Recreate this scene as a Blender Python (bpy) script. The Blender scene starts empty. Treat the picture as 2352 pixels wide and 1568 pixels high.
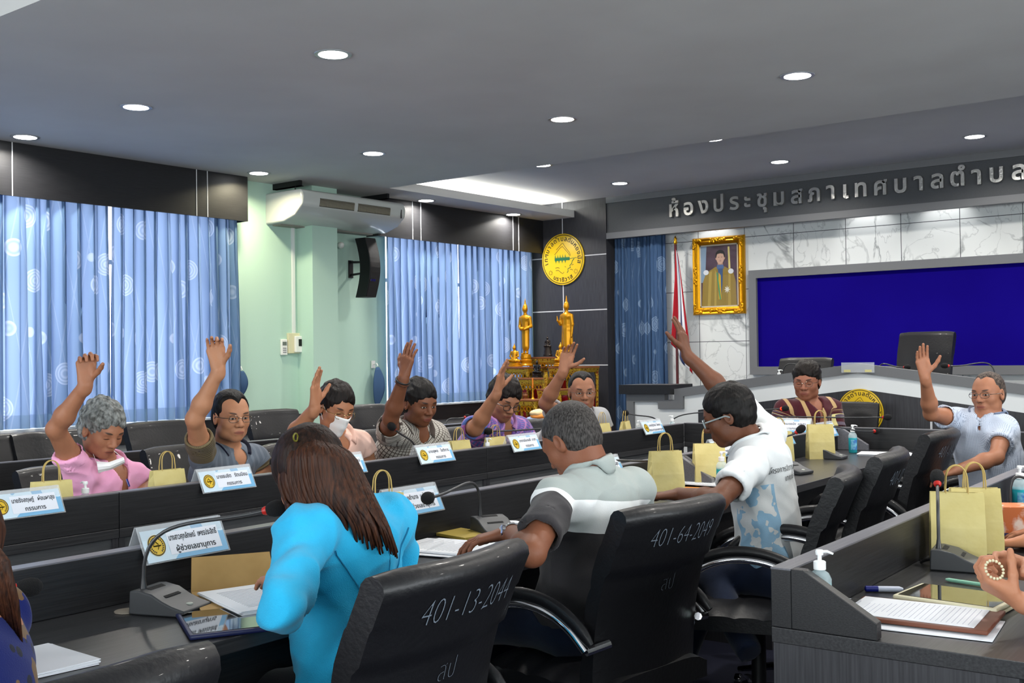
import bpy, bmesh, math, random
import numpy as np
from mathutils import Vector, Matrix
random.seed(7)
PI = math.pi
SC = bpy.context.scene
COL = SC.collection

# ---------------------------------------------------------------- camera
FPX = 2534.0
YAW, PITCH, ROLL = 0.6660, 0.0135, -0.0131
CAM = Vector((0, 0, 1.40))
_f = Vector((-math.sin(YAW)*math.cos(PITCH), math.cos(YAW)*math.cos(PITCH), math.sin(PITCH)))
_r = Vector((math.cos(YAW), math.sin(YAW), 0)); _u = _r.cross(_f)
_R = math.cos(ROLL)*_r + math.sin(ROLL)*_u
_U = -math.sin(ROLL)*_r + math.cos(ROLL)*_u
cd = bpy.data.cameras.new('camera'); cam = bpy.data.objects.new('camera', cd); COL.objects.link(cam)
cd.sensor_width = 36; cd.lens = FPX/2352*36; cd.clip_end = 100; cd.clip_start = .05
cam.matrix_world = Matrix(((_R.x, _U.x, -_f.x, CAM.x), (_R.y, _U.y, -_f.y, CAM.y), (_R.z, _U.z, -_f.z, CAM.z), (0, 0, 0, 1)))
SC.camera = cam

def ray(px, py):
    return _R*((px-1176)/FPX) + _U*(-(py-784)/FPX) + _f
def at(px, py, x=None, y=None, z=None, d=None):
    """the point seen at photo position px, py that lies on a plane of the room, or at depth d"""
    r = ray(px, py)
    t = d if d is not None else ((x-CAM.x)/r.x if x is not None else (y-CAM.y)/r.y if y is not None else (z-CAM.z)/r.z)
    return CAM + r*t

# ---------------------------------------------------------------- world, view
SC.view_settings.view_transform = 'Standard'; SC.view_settings.look = 'None'
SC.view_settings.gamma = 1; SC.view_settings.use_curve_mapping = False
SC.view_settings.exposure = -0.10
W = bpy.data.worlds.new('daylight'); SC.world = W; W.use_nodes = True
_nt = W.node_tree; _bg = _nt.nodes['Background']; _bg.inputs[0].default_value = (.80, .88, 1.0, 1)
# overcast sky, brightest to one side, darker towards the ground
_tc = _nt.nodes.new('ShaderNodeTexCoord'); _dt = _nt.nodes.new('ShaderNodeVectorMath'); _dt.operation = 'DOT_PRODUCT'; _dt.inputs[1].default_value = (-.45, .80, .40)
_mr = _nt.nodes.new('ShaderNodeMapRange'); _mr.inputs[1].default_value = -.35; _mr.inputs[2].default_value = 1.0; _mr.inputs[3].default_value = .8; _mr.inputs[4].default_value = 6.6
_nt.links.new(_tc.outputs['Generated'], _dt.inputs[0]); _nt.links.new(_dt.outputs['Value'], _mr.inputs[0]); _nt.links.new(_mr.outputs[0], _bg.inputs[1])
SC.cycles.max_bounces = 6; SC.cycles.diffuse_bounces = 3; SC.cycles.glossy_bounces = 3
SC.cycles.transmission_bounces = 6; SC.cycles.transparent_max_bounces = 8
SC.cycles.caustics_reflective = False; SC.cycles.caustics_refractive = False
SC.cycles.sample_clamp_indirect = 4.0
try: SC.cycles.use_denoising = True
except Exception: pass

ZL, ZH = 3.10, 3.30          # low and raised ceiling
XV, XW = -8.24, -8.42        # face of the curtain boxes, window wall
YF, YM = 11.15, 11.45        # dark panel and sign board, marble wall
XR, YB = 3.6, -3.2           # right wall, back wall (behind the camera)

def downlight_lamp(x, y, z, power=13, color=(1, .97, .92), r=.08):
    l = bpy.data.lights.new('downlight_lamp', 'AREA'); l.shape = 'DISK'; l.size = r*2; l.energy = power; l.color = color
    l.spread = math.radians(150)
    o = bpy.data.objects.new('downlight_lamp', l); o.location = (x, y, z-.012); COL.objects.link(o); return o
DL = [(-7.98, 4.26, ZL), (-6.50, 4.24, ZL), (-4.56, 4.22, ZL), (-7.99, 6.47, ZL), (-6.53, 6.48, ZL), (-8.08, 8.81, ZL), (-8.12, 10.39, ZL),
      (-4.58, 6.45, ZL), (-2.775, 6.40, ZL), (-6.51, 8.81, ZH), (-4.60, 8.77, ZH), (-2.77, 8.73, ZH), (-6.57, 10.33, ZH), (-4.65, 10.26, ZH), (-2.79, 10.24, ZH),
      (-2.775, 4.2, ZL), (-.9, 4.2, ZL), (.9, 4.2, ZL), (-.9, 6.4, ZL), (.9, 6.4, ZL), (-.9, 8.73, ZH), (.9, 8.73, ZH), (-.9, 10.24, ZH), (.9, 10.24, ZH)]
for k, (x, y, z) in enumerate(DL):
    downlight_lamp(x, y, z, 25 if k != 3 else 21, (1, .96, .90) if k != 3 else (1, .90, .62))
def strip_lamp(name, loc, sx, sy, power, rot=(0, 0, 0), color=(1, 1, .95)):
    l = bpy.data.lights.new(name, 'AREA'); l.shape = 'RECTANGLE'; l.size = sx; l.size_y = sy; l.energy = power; l.color = color
    o = bpy.data.objects.new(name, l); o.location = loc; o.rotation_euler = rot; COL.objects.link(o); return o
strip_lamp('cove_lamp', (-8.02, 9.5, 3.155), .10, 3.0, 60, (PI, 0, 0))
strip_lamp('cove_lamp', (-4.5, 2.45, 3.30), 6.0, .12, 60, (PI, 0, 0))
for _x in (-6.0, -4.2, -3.4, -1.6, .2):
    l = bpy.data.lights.new('marble_spot_lamp', 'SPOT'); l.energy = 26; l.spot_size = math.radians(75); l.spot_blend = .7; l.shadow_soft_size = .03
    o = bpy.data.objects.new('marble_spot_lamp', l); o.location = (_x, YF+.13, 3.22); o.rotation_euler = (math.radians(8), 0, 0); COL.objects.link(o)

for _loc, _rot, _sx, _sy in (((-2.4, YB-.17, 1.75), (PI/2, 0, 0), 7.0, 1.7), ((XR+.17, 2.2, 1.75), (PI/2, 0, PI/2), 8.0, 1.7)):  # added fill lamps out of view, brightening the people and the ceiling
    l = bpy.data.lights.new('added_fill_lamp', 'AREA'); l.shape = 'RECTANGLE'; l.size = _sx; l.size_y = _sy; l.energy = 350; l.color = (.93, .97, 1)
    o = bpy.data.objects.new('added_fill_lamp', l); o.location = _loc; o.rotation_euler = _rot; COL.objects.link(o)

# ---------------------------------------------------------------- helpers
def lin(c):
    if isinstance(c, str): c = [int(c[i:i+2], 16)/255 for i in (0, 2, 4)]
    return tuple((v/12.92 if v <= .04045 else ((v+.055)/1.055)**2.4) for v in c) + (1,)
MATS = {}
def mat(name, col='808080', rough=.5, metal=0, spec=.5, coat=0, bump=None, noise=None, trans=0, ior=1.45, emit=None, alpha=1, sheen=0, sss=0, stretch=(1, 1, 1)):
    """bump=(scale, strength); noise=(colour2, scale, lo, hi)"""
    if name in MATS: return MATS[name]
    m = bpy.data.materials.new(name); m.use_nodes = True; nt = m.node_tree; b = nt.nodes['Principled BSDF']
    b.inputs['Base Color'].default_value = lin(col); b.inputs['Roughness'].default_value = rough; b.inputs['Metallic'].default_value = metal
    b.inputs['Specular IOR Level'].default_value = spec; b.inputs['Coat Weight'].default_value = coat; b.inputs['Transmission Weight'].default_value = trans
    b.inputs['IOR'].default_value = ior; b.inputs['Alpha'].default_value = alpha; b.inputs['Sheen Weight'].default_value = sheen
    if sss:
        b.inputs['Subsurface Weight'].default_value = sss; b.inputs['Subsurface Radius'].default_value = (.012, .005, .003); b.inputs['Subsurface Scale'].default_value = 1
    if emit: b.inputs['Emission Color'].default_value = lin(emit[0]); b.inputs['Emission Strength'].default_value = emit[1]
    if bump or noise:
        tc = nt.nodes.new('ShaderNodeTexCoord'); mp = nt.nodes.new('ShaderNodeMapping'); mp.inputs['Scale'].default_value = stretch
        nt.links.new(tc.outputs['Object'], mp.inputs[0])
    if noise:
        n = nt.nodes.new('ShaderNodeTexNoise'); n.inputs['Scale'].default_value = noise[1]; n.inputs['Detail'].default_value = 5
        nt.links.new(mp.outputs[0], n.inputs['Vector'])
        r = nt.nodes.new('ShaderNodeValToRGB'); r.color_ramp.elements[0].color = lin(col); r.color_ramp.elements[1].color = lin(noise[0])
        r.color_ramp.elements[0].position = noise[2]; r.color_ramp.elements[1].position = noise[3]
        nt.links.new(n.outputs[0], r.inputs[0]); nt.links.new(r.outputs[0], b.inputs['Base Color'])
    if bump:
        n = nt.nodes.new('ShaderNodeTexNoise'); n.inputs['Scale'].default_value = bump[0]; n.inputs['Detail'].default_value = 4
        nt.links.new(mp.outputs[0], n.inputs['Vector'])
        bp = nt.nodes.new('ShaderNodeBump'); bp.inputs['Strength'].default_value = bump[1]; bp.inputs['Distance'].default_value = .01
        nt.links.new(n.outputs[0], bp.inputs['Height']); nt.links.new(bp.outputs[0], b.inputs['Normal'])
    MATS[name] = m; return m
class N:
    """tiny node graph helper"""
    def __init__(s, m): s.nt = m.node_tree; s.b = s.nt.nodes['Principled BSDF']
    def new(s, t, **k):
        n = s.nt.nodes.new('ShaderNode'+t)
        for a, v in k.items(): setattr(n, a, v)
        return n
    def link(s, a, b): s.nt.links.new(a, b)
    def math(s, op, a, b=None, c=None):
        n = s.new('Math', operation=op)
        for i, v in enumerate((a, b, c)):
            if v is None: continue
            if isinstance(v, (int, float)): n.inputs[i].default_value = v
            else: s.link(v, n.inputs[i])
        return n.outputs[0]
    def mix(s, fac, a, b):
        n = s.new('Mix', data_type='RGBA')
        for sock, v in ((n.inputs[0], fac), (n.inputs[6], a), (n.inputs[7], b)):
            if isinstance(v, (int, float)): sock.default_value = v
            elif isinstance(v, (tuple, str)): sock.default_value = lin(v) if isinstance(v, str) else v
            else: s.link(v, sock)
        return n.outputs[2]
    def coord(s, kind='Object'):
        tc = s.new('TexCoord'); sp = s.new('SeparateXYZ'); s.link(tc.outputs[kind], sp.inputs[0]); return tc.outputs[kind], sp.outputs[0], sp.outputs[1], sp.outputs[2]

class MB:
    """collects shapes into one mesh"""
    def __init__(s): s.v = []; s.f = []; s.mi = []
    def add(s, vs, fs, mi=0, M=None):
        o = len(s.v)
        s.v += [tuple((M @ Vector(v)) if M is not None else v) for v in vs]
        s.f += [tuple(i+o for i in f) for f in fs]; s.mi += [mi]*len(fs); return s
    def box(s, c, d, mi=0, rz=0, M=None, taper=1):
        x, y, z = (k/2 for k in d)
        vs = [(-x, -y, -z), (x, -y, -z), (x, y, -z), (-x, y, -z), (-x*taper, -y*taper, z), (x*taper, -y*taper, z), (x*taper, y*taper, z), (-x*taper, y*taper, z)]
        T = Matrix.Translation(c) @ Matrix.Rotation(rz, 4, 'Z')
        if M is not None: T = M @ T
        return s.add(vs, [(0, 3, 2, 1), (4, 5, 6, 7), (0, 1, 5, 4), (1, 2, 6, 5), (2, 3, 7, 6), (3, 0, 4, 7)], mi, T)
    def bb(s, a, b, mi=0):
        return s.box([(p+q)/2 for p, q in zip(a, b)], [abs(q-p) for p, q in zip(a, b)], mi)
    def prism(s, poly, axis, a, b, mi=0, M=None):
        """poly in the plane normal to axis ('x': (y,z), 'y': (x,z), 'z': (x,y)), from a to b"""
        def P(p, t): return (t, p[0], p[1]) if axis == 'x' else (p[0], t, p[1]) if axis == 'y' else (p[0], p[1], t)
        n = len(poly); vs = [P(p, a) for p in poly]+[P(p, b) for p in poly]
        fs = [tuple(range(n))[::-1], tuple(range(n, 2*n))]+[(i, (i+1) % n, n+(i+1) % n, n+i) for i in range(n)]
        return s.add(vs, fs, mi, M)
    def lathe(s, prof, seg=20, c=(0, 0, 0), mi=0, M=None, sx=1, sy=1):
        vs = []; fs = []
        for r, z in prof:
            for k in range(seg):
                a = 2*PI*k/seg; vs.append((c[0]+r*math.cos(a)*sx, c[1]+r*math.sin(a)*sy, c[2]+z))
        for i in range(len(prof)-1):
            for k in range(seg):
                k2 = (k+1) % seg; fs.append((i*seg+k, i*seg+k2, (i+1)*seg+k2, (i+1)*seg+k))
        fs.append(tuple(range(seg))[::-1]); fs.append(tuple((len(prof)-1)*seg+k for k in range(seg)))
        return s.add(vs, fs, mi, M)
    def tube(s, pts, r, seg=8, mi=0, M=None, caps=True, flat=1.0, up=None):
        pts = [Vector(p) for p in pts]; n = len(pts); rs = r if isinstance(r, (list, tuple)) else [r]*n
        vs = []; fs = []; prev = None
        for i, p in enumerate(pts):
            t = (pts[min(i+1, n-1)]-pts[max(i-1, 0)]).normalized()
            if prev is None:
                ref = Vector(up) if up else (Vector((0, 0, 1)) if abs(t.z) < .9 else Vector((1, 0, 0)))
                a = t.cross(ref).normalized()
            else: a = (prev - t*prev.dot(t)).normalized()
            prev = a; b = t.cross(a)
            for k in range(seg):
                w = 2*PI*k/seg; vs.append(tuple(p+a*math.cos(w)*rs[i]+b*math.sin(w)*rs[i]*flat))
        for i in range(n-1):
            for k in range(seg):
                k2 = (k+1) % seg; fs.append((i*seg+k, i*seg+k2, (i+1)*seg+k2, (i+1)*seg+k))
        if caps: fs += [tuple(range(seg))[::-1], tuple((n-1)*seg+k for k in range(seg))]
        return s.add(vs, fs, mi, M)
    def ell(s, c, r, mi=0, seg=14, rings=9, M=None):
        prof = [(max(1e-4, math.sin(PI*i/rings)), -math.cos(PI*i/rings)) for i in range(rings+1)]
        T = Matrix.Translation(c) @ Matrix.Diagonal((*[r]*3, 1) if isinstance(r, (int, float)) else (*r, 1))
        return s.lathe(prof, seg, mi=mi, M=(M @ T) if M is not None else T)
    def grid(s, fn, nu, nv, mi=0, M=None):
        vs = [tuple(fn(i/nu, j/nv)) for j in range(nv+1) for i in range(nu+1)]
        fs = [(j*(nu+1)+i, j*(nu+1)+i+1, (j+1)*(nu+1)+i+1, (j+1)*(nu+1)+i) for j in range(nv) for i in range(nu)]
        return s.add(vs, fs, mi, M)
    def build(s, name, mats, parent=None, smooth=False, bevel=0, bseg=2, solid=0, sub=0, loc=None, rot=None, angle=40):
        me = bpy.data.meshes.new(name); me.from_pydata(s.v, [], s.f)
        for m in (mats if isinstance(mats, (list, tuple)) else [mats]): me.materials.append(m)
        if any(s.mi): me.polygons.foreach_set('material_index', s.mi)
        bm = bmesh.new(); bm.from_mesh(me); bmesh.ops.recalc_face_normals(bm, faces=bm.faces); bm.to_mesh(me); bm.free()
        if smooth:
            me.polygons.foreach_set('use_smooth', [True]*len(me.polygons))
            if angle < 180: me.set_sharp_from_angle(angle=math.radians(angle))
        o = bpy.data.objects.new(name, me); COL.objects.link(o)
        if solid: md = o.modifiers.new('t', 'SOLIDIFY'); md.thickness = solid; md.offset = 0
        if bevel: md = o.modifiers.new('b', 'BEVEL'); md.width = bevel; md.segments = bseg; md.limit_method = 'ANGLE'; md.angle_limit = math.radians(35); md.harden_normals = False
        if sub: md = o.modifiers.new('s', 'SUBSURF'); md.levels = sub; md.render_levels = sub
        if parent: o.parent = parent
        if loc is not None: o.location = loc
        if rot is not None: o.rotation_euler = rot
        return o
def tag(o, label=None, cat=None, group=None, kind=None):
    if label: o['label'] = label
    if cat: o['category'] = cat
    if group: o['group'] = group
    if kind: o['kind'] = kind
    return o
def thing(name, label, cat, loc=(0, 0, 0), rz=0, group=None):
    o = bpy.data.objects.new(name, None); o.empty_display_size = .1; COL.objects.link(o); o.location = loc; o.rotation_euler = (0, 0, rz)
    return tag(o, label, cat, group)
def struct(name, mb, m, **k):
    o = mb.build(name, m, **k); o['kind'] = 'structure'; return o
def kids(o): return [c for c in bpy.data.objects if c.parent == o]
def dup(root, loc=None, rz=None, label=None, group=None):
    r = root.copy(); COL.objects.link(r)
    if loc is not None: r.location = loc
    if rz is not None: r.rotation_euler = (0, 0, rz)
    if label: r['label'] = label
    if group: r['group'] = group
    for ch in kids(root):
        c = ch.copy(); COL.objects.link(c); c.parent = r
        for g in kids(ch):
            d = g.copy(); COL.objects.link(d); d.parent = c
    return r

# text: each glyph outline is filled on its own so overlapping strokes stay solid
_TX = {}
def text_polys(body, size=1.0, ext=0.0, offset=0.0, align='CENTER'):
    """mesh (verts, faces) of a line of writing in the XY plane"""
    key = (body, size, ext, offset, align)
    if key in _TX: return _TX[key]
    cu = bpy.data.curves.new('tmp', 'FONT'); cu.body = body; cu.size = size; cu.align_x = align; cu.resolution_u = 3
    ob = bpy.data.objects.new('tmp', cu); COL.objects.link(ob)
    dg = bpy.context.evaluated_depsgraph_get(); c2 = ob.evaluated_get(dg).to_curve(dg, apply_modifiers=False)
    loops = []
    for sp in c2.splines:
        bp = sp.bezier_points; n = len(bp); pts = []
        for i in range(n):
            a, b = bp[i], bp[(i+1) % n]
            for t in (0, .34, .67):
                q = a.co*(1-t)**3+a.handle_right*3*t*(1-t)**2+b.handle_left*3*t*t*(1-t)+b.co*t**3
                pts.append((q.x, q.y))
        loops.append(pts)
    area = lambda p: sum(p[i][0]*p[(i+1) % len(p)][1]-p[(i+1) % len(p)][0]*p[i][1] for i in range(len(p)))/2
    def inside(q, p):
        c = False
        for i in range(len(p)):
            (x1, y1), (x2, y2) = p[i], p[(i+1) % len(p)]
            if (y1 > q[1]) != (y2 > q[1]) and q[0] < (x2-x1)*(q[1]-y1)/(y2-y1)+x1: c = not c
        return c
    bpy.data.objects.remove(ob); bpy.data.curves.remove(cu)
    if not loops: return [], []
    A = [area(p) for p in loops]; big = max(range(len(loops)), key=lambda i: abs(A[i])); sgn = 1 if A[big] > 0 else -1
    outs = [i for i in range(len(loops)) if A[i]*sgn > 0]; holes = [i for i in range(len(loops)) if A[i]*sgn < 0]
    V = []; F = []
    for o in outs:
        grp = [loops[o]]+[loops[h] for h in holes if inside(loops[h][0], loops[o])]
        cv = bpy.data.curves.new('tmp', 'CURVE'); cv.dimensions = '2D'; cv.fill_mode = 'BOTH'; cv.extrude = ext; cv.offset = offset
        for g in grp:
            sp = cv.splines.new('POLY'); sp.points.add(len(g)-1); sp.use_cyclic_u = True
            for i, (x, y) in enumerate(g): sp.points[i].co = (x, y, 0, 1)
        co = bpy.data.objects.new('tmp', cv); COL.objects.link(co); dg = bpy.context.evaluated_depsgraph_get()
        me = bpy.data.meshes.new_from_object(co.evaluated_get(dg)); k = len(V)
        V += [tuple(v.co) for v in me.vertices]; F += [tuple(i+k for i in p.vertices) for p in me.polygons]
        bpy.data.meshes.remove(me); bpy.data.objects.remove(co); bpy.data.curves.remove(cv)
    _TX[key] = (V, F); return V, F
def add_text(mb, body, size, M, mi=0, ext=0.0, offset=0.0, width=None, align='CENTER'):
    V, F = text_polys(body, size, ext, offset, align)
    if width and V:
        w = max(v[0] for v in V)-min(v[0] for v in V); M = M @ Matrix.Diagonal((width/w, 1, 1, 1))
    mb.add(V, F, mi, M)
def frame(o, xdir, ydir, zdir=None):
    """matrix whose local x, y run along the given directions"""
    x = Vector(xdir).normalized(); y = Vector(ydir).normalized(); z = x.cross(y)
    return Matrix(((x.x, y.x, z.x, o[0]), (x.y, y.y, z.y, o[1]), (x.z, y.z, z.z, o[2]), (0, 0, 0, 1)))
# ---------------------------------------------------------------- materials of the room
M_ceil = mat('ceiling_paint', 'dcdbd8', .9, noise=('d4d2cf', 1.3, .35, .7))
M_mint = mat('mint_paint', 'b4d2c2', .8, bump=(60, .05))
M_white = mat('white_paint', 'dcdedc', .7)
M_dwood = mat('dark_laminate', '232325', .42, noise=('161618', 6, .35, .65), stretch=(30, 1, 60), bump=(8, .05))
M_dwoodv = mat('dark_laminate_upright', '39393d', .42, noise=('2a2a2e', 5, .35, .65), stretch=(40, 40, 1.2), bump=(8, .04))
M_dwoodt = mat('dark_laminate_top', '3a3a3c', .30, noise=('2c2c2e', 5, .35, .65), stretch=(30, 1, 30), bump=(6, .05))
M_edge = mat('grey_ledge_laminate', '6c6c72', .35, noise=('5c5c62', 6, .3, .7), stretch=(30, 1, 30))
M_grey = mat('grey_laminate', '4b4d50', .55, noise=('434548', 8, .3, .7), stretch=(30, 1, 30))
M_trim = mat('grey_trim', '6f7072', .45)
M_inlay = mat('white_inlay', 'c9cacc', .5)
M_black = mat('black_plastic', '101012', .45)
M_chrome = mat('chrome', 'd8d8dc', .12, 1)
M_plastic = mat('white_plastic', 'e8e8e2', .35)
M_gold = mat('gold_paint', 'd09a1e', .30, .75, bump=(40, .1))
M_carpet = mat('blue_carpet', '10142c', .95, bump=(300, .4))

# ---------------------------------------------------------------- shell
b = MB(); b.bb((XW-.3, YB, -.1), (XR, YM+.2, 0)); struct('floor', b, M_carpet)
b = MB(); b.bb((XW-.3, YB, ZH), (XR, YM+.2, ZH+.1)); struct('ceiling', b, M_ceil)
b = MB(); b.bb((XW, 2.70, ZL), (XR, 7.92, ZH-.001)); struct('ceiling_low_field', b, M_ceil)
b = MB(); b.bb((XW, 7.92, ZL), (-7.79, YF, ZL+.02)); b.bb((-7.7899, 7.92, ZL), (-7.76, YF-.001, ZL+.085)); struct('ceiling_cove_shelf', b, M_ceil)
b = MB(); b.bb((XW, YB, ZL), (-7.76, 2.70, ZL+.02)); struct('ceiling_side_shelf', b, M_ceil)
b = MB()
for y0, y1, z0, z1 in ((YB, YM+.2, 0, .9), (YB, YM+.2, 2.6, ZH), (YB, -1.8, .9, 2.6), (6.2, YM+.2, .9, 2.6)): b.bb((XR, y0, z0), (XR+.15, y1, z1))  # gap in this unseen wall is added to let fill light in
struct('wall_right', b, M_mint)
b = MB()
for x0, x1, z0, z1 in ((XW-.3, XR, 0, .9), (XW-.3, XR, 2.6, ZH), (XW-.3, -5.9, .9, 2.6), (1.1, XR, .9, 2.6)): b.bb((x0, YB-.15, z0), (x1, YB, z1))  # opening behind the camera, made up for the added fill lamp
struct('wall_back', b, M_mint)
# window wall with two openings
W1 = (-2.6, 6.42); W2 = (8.52, 11.02); ZS, ZT = .875, 2.86
b = MB()
for y0, y1, z0, z1 in ((YB, YM+.2, 0, ZS), (YB, YM+.2, ZT, ZH), (YB, W1[0], ZS, ZT), (W1[1], W2[0], ZS, ZT), (W2[1], YM+.2, ZS, ZT)):
    b.bb((XW-.2, y0, z0), (XW, y1, z1))
struct('wall_left', b, M_mint)
b = MB(); b.bb((XW-.05, 7.28, 0), (-8.19, 7.61, ZL)); struct('wall_left_pillar', b, M_mint)
b = MB(); b.bb((XW-.02, YB, .70), (-8.33, 7.28, .862)); b.bb((XW-.02, 7.61, .70), (-8.33, YF, .862)); struct('trim_1', b, M_dwood)
b = MB(); b.bb((XW-.02, YB, 0), (-8.395, 7.28, .70)); b.bb((XW-.02, 7.61, 0), (-8.395, YF, .70)); struct('trim_2', b, mat('grey_wall_panel', 'a9aaa8', .6))
def pane_mat():
    m = bpy.data.materials.new('window_glass'); m.use_nodes = True; nt = m.node_tree; nt.nodes.clear()
    o = nt.nodes.new('ShaderNodeOutputMaterial'); mx = nt.nodes.new('ShaderNodeMixShader'); t = nt.nodes.new('ShaderNodeBsdfTransparent'); g = nt.nodes.new('ShaderNodeBsdfGlossy')
    g.inputs['Roughness'].default_value = .03; mx.inputs[0].default_value = .06
    nt.links.new(t.outputs[0], mx.inputs[1]); nt.links.new(g.outputs[0], mx.inputs[2]); nt.links.new(mx.outputs[0], o.inputs[0]); return m
M_glass = pane_mat()
M_alu = mat('white_aluminium', 'e6e8ea', .4)
for n, (y0, y1), k in (('window_1', W1, 7), ('window_2', W2, 3)):
    f = MB(); x0, x1 = XW-.14, XW-.08
    for zz in (ZS+.02, ZT-.02, 2.25): f.bb((x0, y0, zz-.02), (x1, y1, zz+.02))
    for i in range(k+1):
        yy = y0+(y1-y0)*i/k; f.bb((x0, max(y0, yy-.025), ZS), (x1, min(y1, yy+.025), ZT))
    w = struct(n, f, M_alu)
    p = MB(); p.bb((XW-.115, y0, ZS), (XW-.11, y1, ZT)); p.build('pane', M_glass, w)
    s = MB(); s.bb((XW-.15, y0-.03, ZS-.012), (XW+.10, y1+.03, ZS+.004)); s.build('sill', M_white, w)

# boxes that hide the curtain rails
def pelmet(y0, y1, zb, seams, label):
    t = thing('curtain_pelmet', label, 'pelmet', (XV, y0, zb), group=None)
    b = MB(); b.bb((-.02, 0, 0), (0, y1-y0, ZL-zb-.001)); b.bb((-.18, 0, ZL-zb-.03), (-.02, y1-y0, ZL-zb-.001))
    if y0 < 5: b.bb((-.179, y1-y0-.02, 0), (-.02, y1-y0, ZL-zb-.03))
    else: b.bb((-.179, 0, 0), (-.02, .02, ZL-zb-.03))
    b.build('board', M_dwood, t)
    s = MB()
    for y in seams:
        s = MB(); s.bb((-.001, y-y0-.004, 0), (.003, y-y0+.004, ZL-zb-.001)); s.build('inlay_strip', M_inlay, t)
yy = lambda px, py: at(px, py, x=XV).y
pelmet(YB, yy(569, 440), 2.685, [yy(28, 400), yy(451, 400), yy(476, 400)], 'long dark wood curtain pelmet above the left window')
pelmet(yy(868, 480), YF-.001, 2.685, [yy(947, 470), yy(966, 470), yy(1178, 520), yy(1191, 520)], 'shorter dark wood curtain pelmet above the right window')

# ---------------------------------------------------------------- curtains
def curtain_mat(name, c1, c2, c3, tr, wscale=1.0):
    m = bpy.data.materials.new(name); m.use_nodes = True; g = N(m); nt = m.node_tree
    co, x, y, z = g.coord('UV')
    # woven medallions: rings on a jittered lattice
    vo = g.new('TexVoronoi'); vo.inputs['Scale'].default_value = 3.1; vo.inputs['Randomness'].default_value = .6; g.link(co, vo.inputs['Vector'])
    d = vo.outputs['Distance']
    disc = g.math('LESS_THAN', d, .30); wave = g.math('SINE', g.math('MULTIPLY', d, 95.0)); ring = g.math('MULTIPLY', disc, g.math('ADD', g.math('MULTIPLY', wave, .3), .55))
    # thin crossing stems
    def stem(sx, k):
        u = g.math('ADD', g.math('MULTIPLY', x, sx), g.math('MULTIPLY', y, k)); fr = g.math('ABSOLUTE', g.math('SUBTRACT', g.math('FRACT', u), .5)); return g.math('LESS_THAN', fr, .022)
    st = g.math('MAXIMUM', stem(5.0, .9), stem(4.0, -.7))
    pat = g.math('MAXIMUM', ring, g.math('MULTIPLY', st, .22))
    hem = g.math('LESS_THAN', y, .105)
    nb = g.new('TexNoise'); nb.inputs['Scale'].default_value = 900; g.link(co, nb.inputs['Vector'])
    base = g.mix(g.math('MULTIPLY', nb.outputs[0], .5), c1, c2); col = g.mix(g.math('MULTIPLY', pat, .75), base, c3)
    nt.nodes.remove(g.b); out = [n for n in nt.nodes if n.type == 'OUTPUT_MATERIAL'][0]
    df = g.new('BsdfDiffuse'); tl = g.new('BsdfTranslucent'); mx = g.new('MixShader')
    g.link(col, df.inputs[0]); g.link(g.mix(.35, col, 'c4c8f2'), tl.inputs[0])
    fac = g.math('MULTIPLY', g.math('SUBTRACT', 1.0, g.math('MULTIPLY', hem, .45)), tr)
    g.link(fac, mx.inputs[0]); g.link(df.outputs[0], mx.inputs[1]); g.link(tl.outputs[0], mx.inputs[2]); g.link(mx.outputs[0], out.inputs[0])
    return m
M_curt = curtain_mat('blue_curtain_cloth', '7595b4', '8aa8c4', 'd9e4f0', .58)
M_curtf = curtain_mat('blue_stage_curtain_cloth', '41597a', '4c668a', '8fa6c2', .10)
def curtain(name, label, group, p0, p1, z0, z1, folds, amp, mt, seed, skew=0, par=None, pinch=.0):
    """p0, p1: floor points of the two ends; cloth hangs in pleats between them"""
    rnd = random.Random(seed); p0 = Vector(p0); p1 = Vector(p1); L = (p1-p0).length; d = (p1-p0)/L; nrm = Vector((-d.y, d.x))
    nu = folds*10; nv = 24; ph = [rnd.uniform(-.5, .5) for _ in range(folds+2)]; am = [rnd.uniform(.55, 1.25) for _ in range(folds+2)]
    vs = []; uv = []; arc = 0; prev = None
    rows = []
    for j in range(nv+1):
        v = j/nv; row = []
        for i in range(nu+1):
            u = i/nu; k = u*folds; ki = int(min(k, folds)); fr = k-ki
            a = am[ki]*(1-fr)+am[min(ki+1, folds+1)]*fr; p = ph[ki]*(1-fr)+ph[min(ki+1, folds+1)]*fr
            w = math.sin(2*PI*(k+p*(.4+.5*(1-v)))); w = math.copysign(abs(w)**.6, w)
            off = amp*a*w*(.75+.35*(1-v)) + .004*math.sin(37*u+9*v+seed)
            s = u*L+L/folds*(.20+.12*p)*math.sin(4*PI*(k+p*.3))+ skew*(1-v)*(u-.5)
            q = p0+d*s+nrm*off; row.append((q.x, q.y, z0+(z1-z0)*v))
        rows.append(row)
    vs = [p for r in rows for p in r]
    fs = [(j*(nu+1)+i, j*(nu+1)+i+1, (j+1)*(nu+1)+i+1, (j+1)*(nu+1)+i) for j in range(nv) for i in range(nu)]
    me = bpy.data.meshes.new(name); me.from_pydata(vs, [], fs); me.materials.append(mt)
    us = [0]
    for i in range(nu): us.append(us[-1]+(Vector(rows[nv//2][i+1])-Vector(rows[nv//2][i])).length)
    ul = me.uv_layers.new(name='UVMap')
    for lp in me.loops:
        vi = lp.vertex_index; j, i = divmod(vi, nu+1); ul.data[lp.index].uv = (us[i]+seed*.37, vs[vi][2]-z0)
    me.polygons.foreach_set('use_smooth', [True]*len(me.polygons))
    o = bpy.data.objects.new(name, me); COL.objects.link(o); tag(o, label, 'curtain', group); return o
XC = -8.315
yc = lambda px, py: at(px, py, x=XC).y
g1 = 'blue patterned window curtains'
zc1 = 2.99
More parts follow.
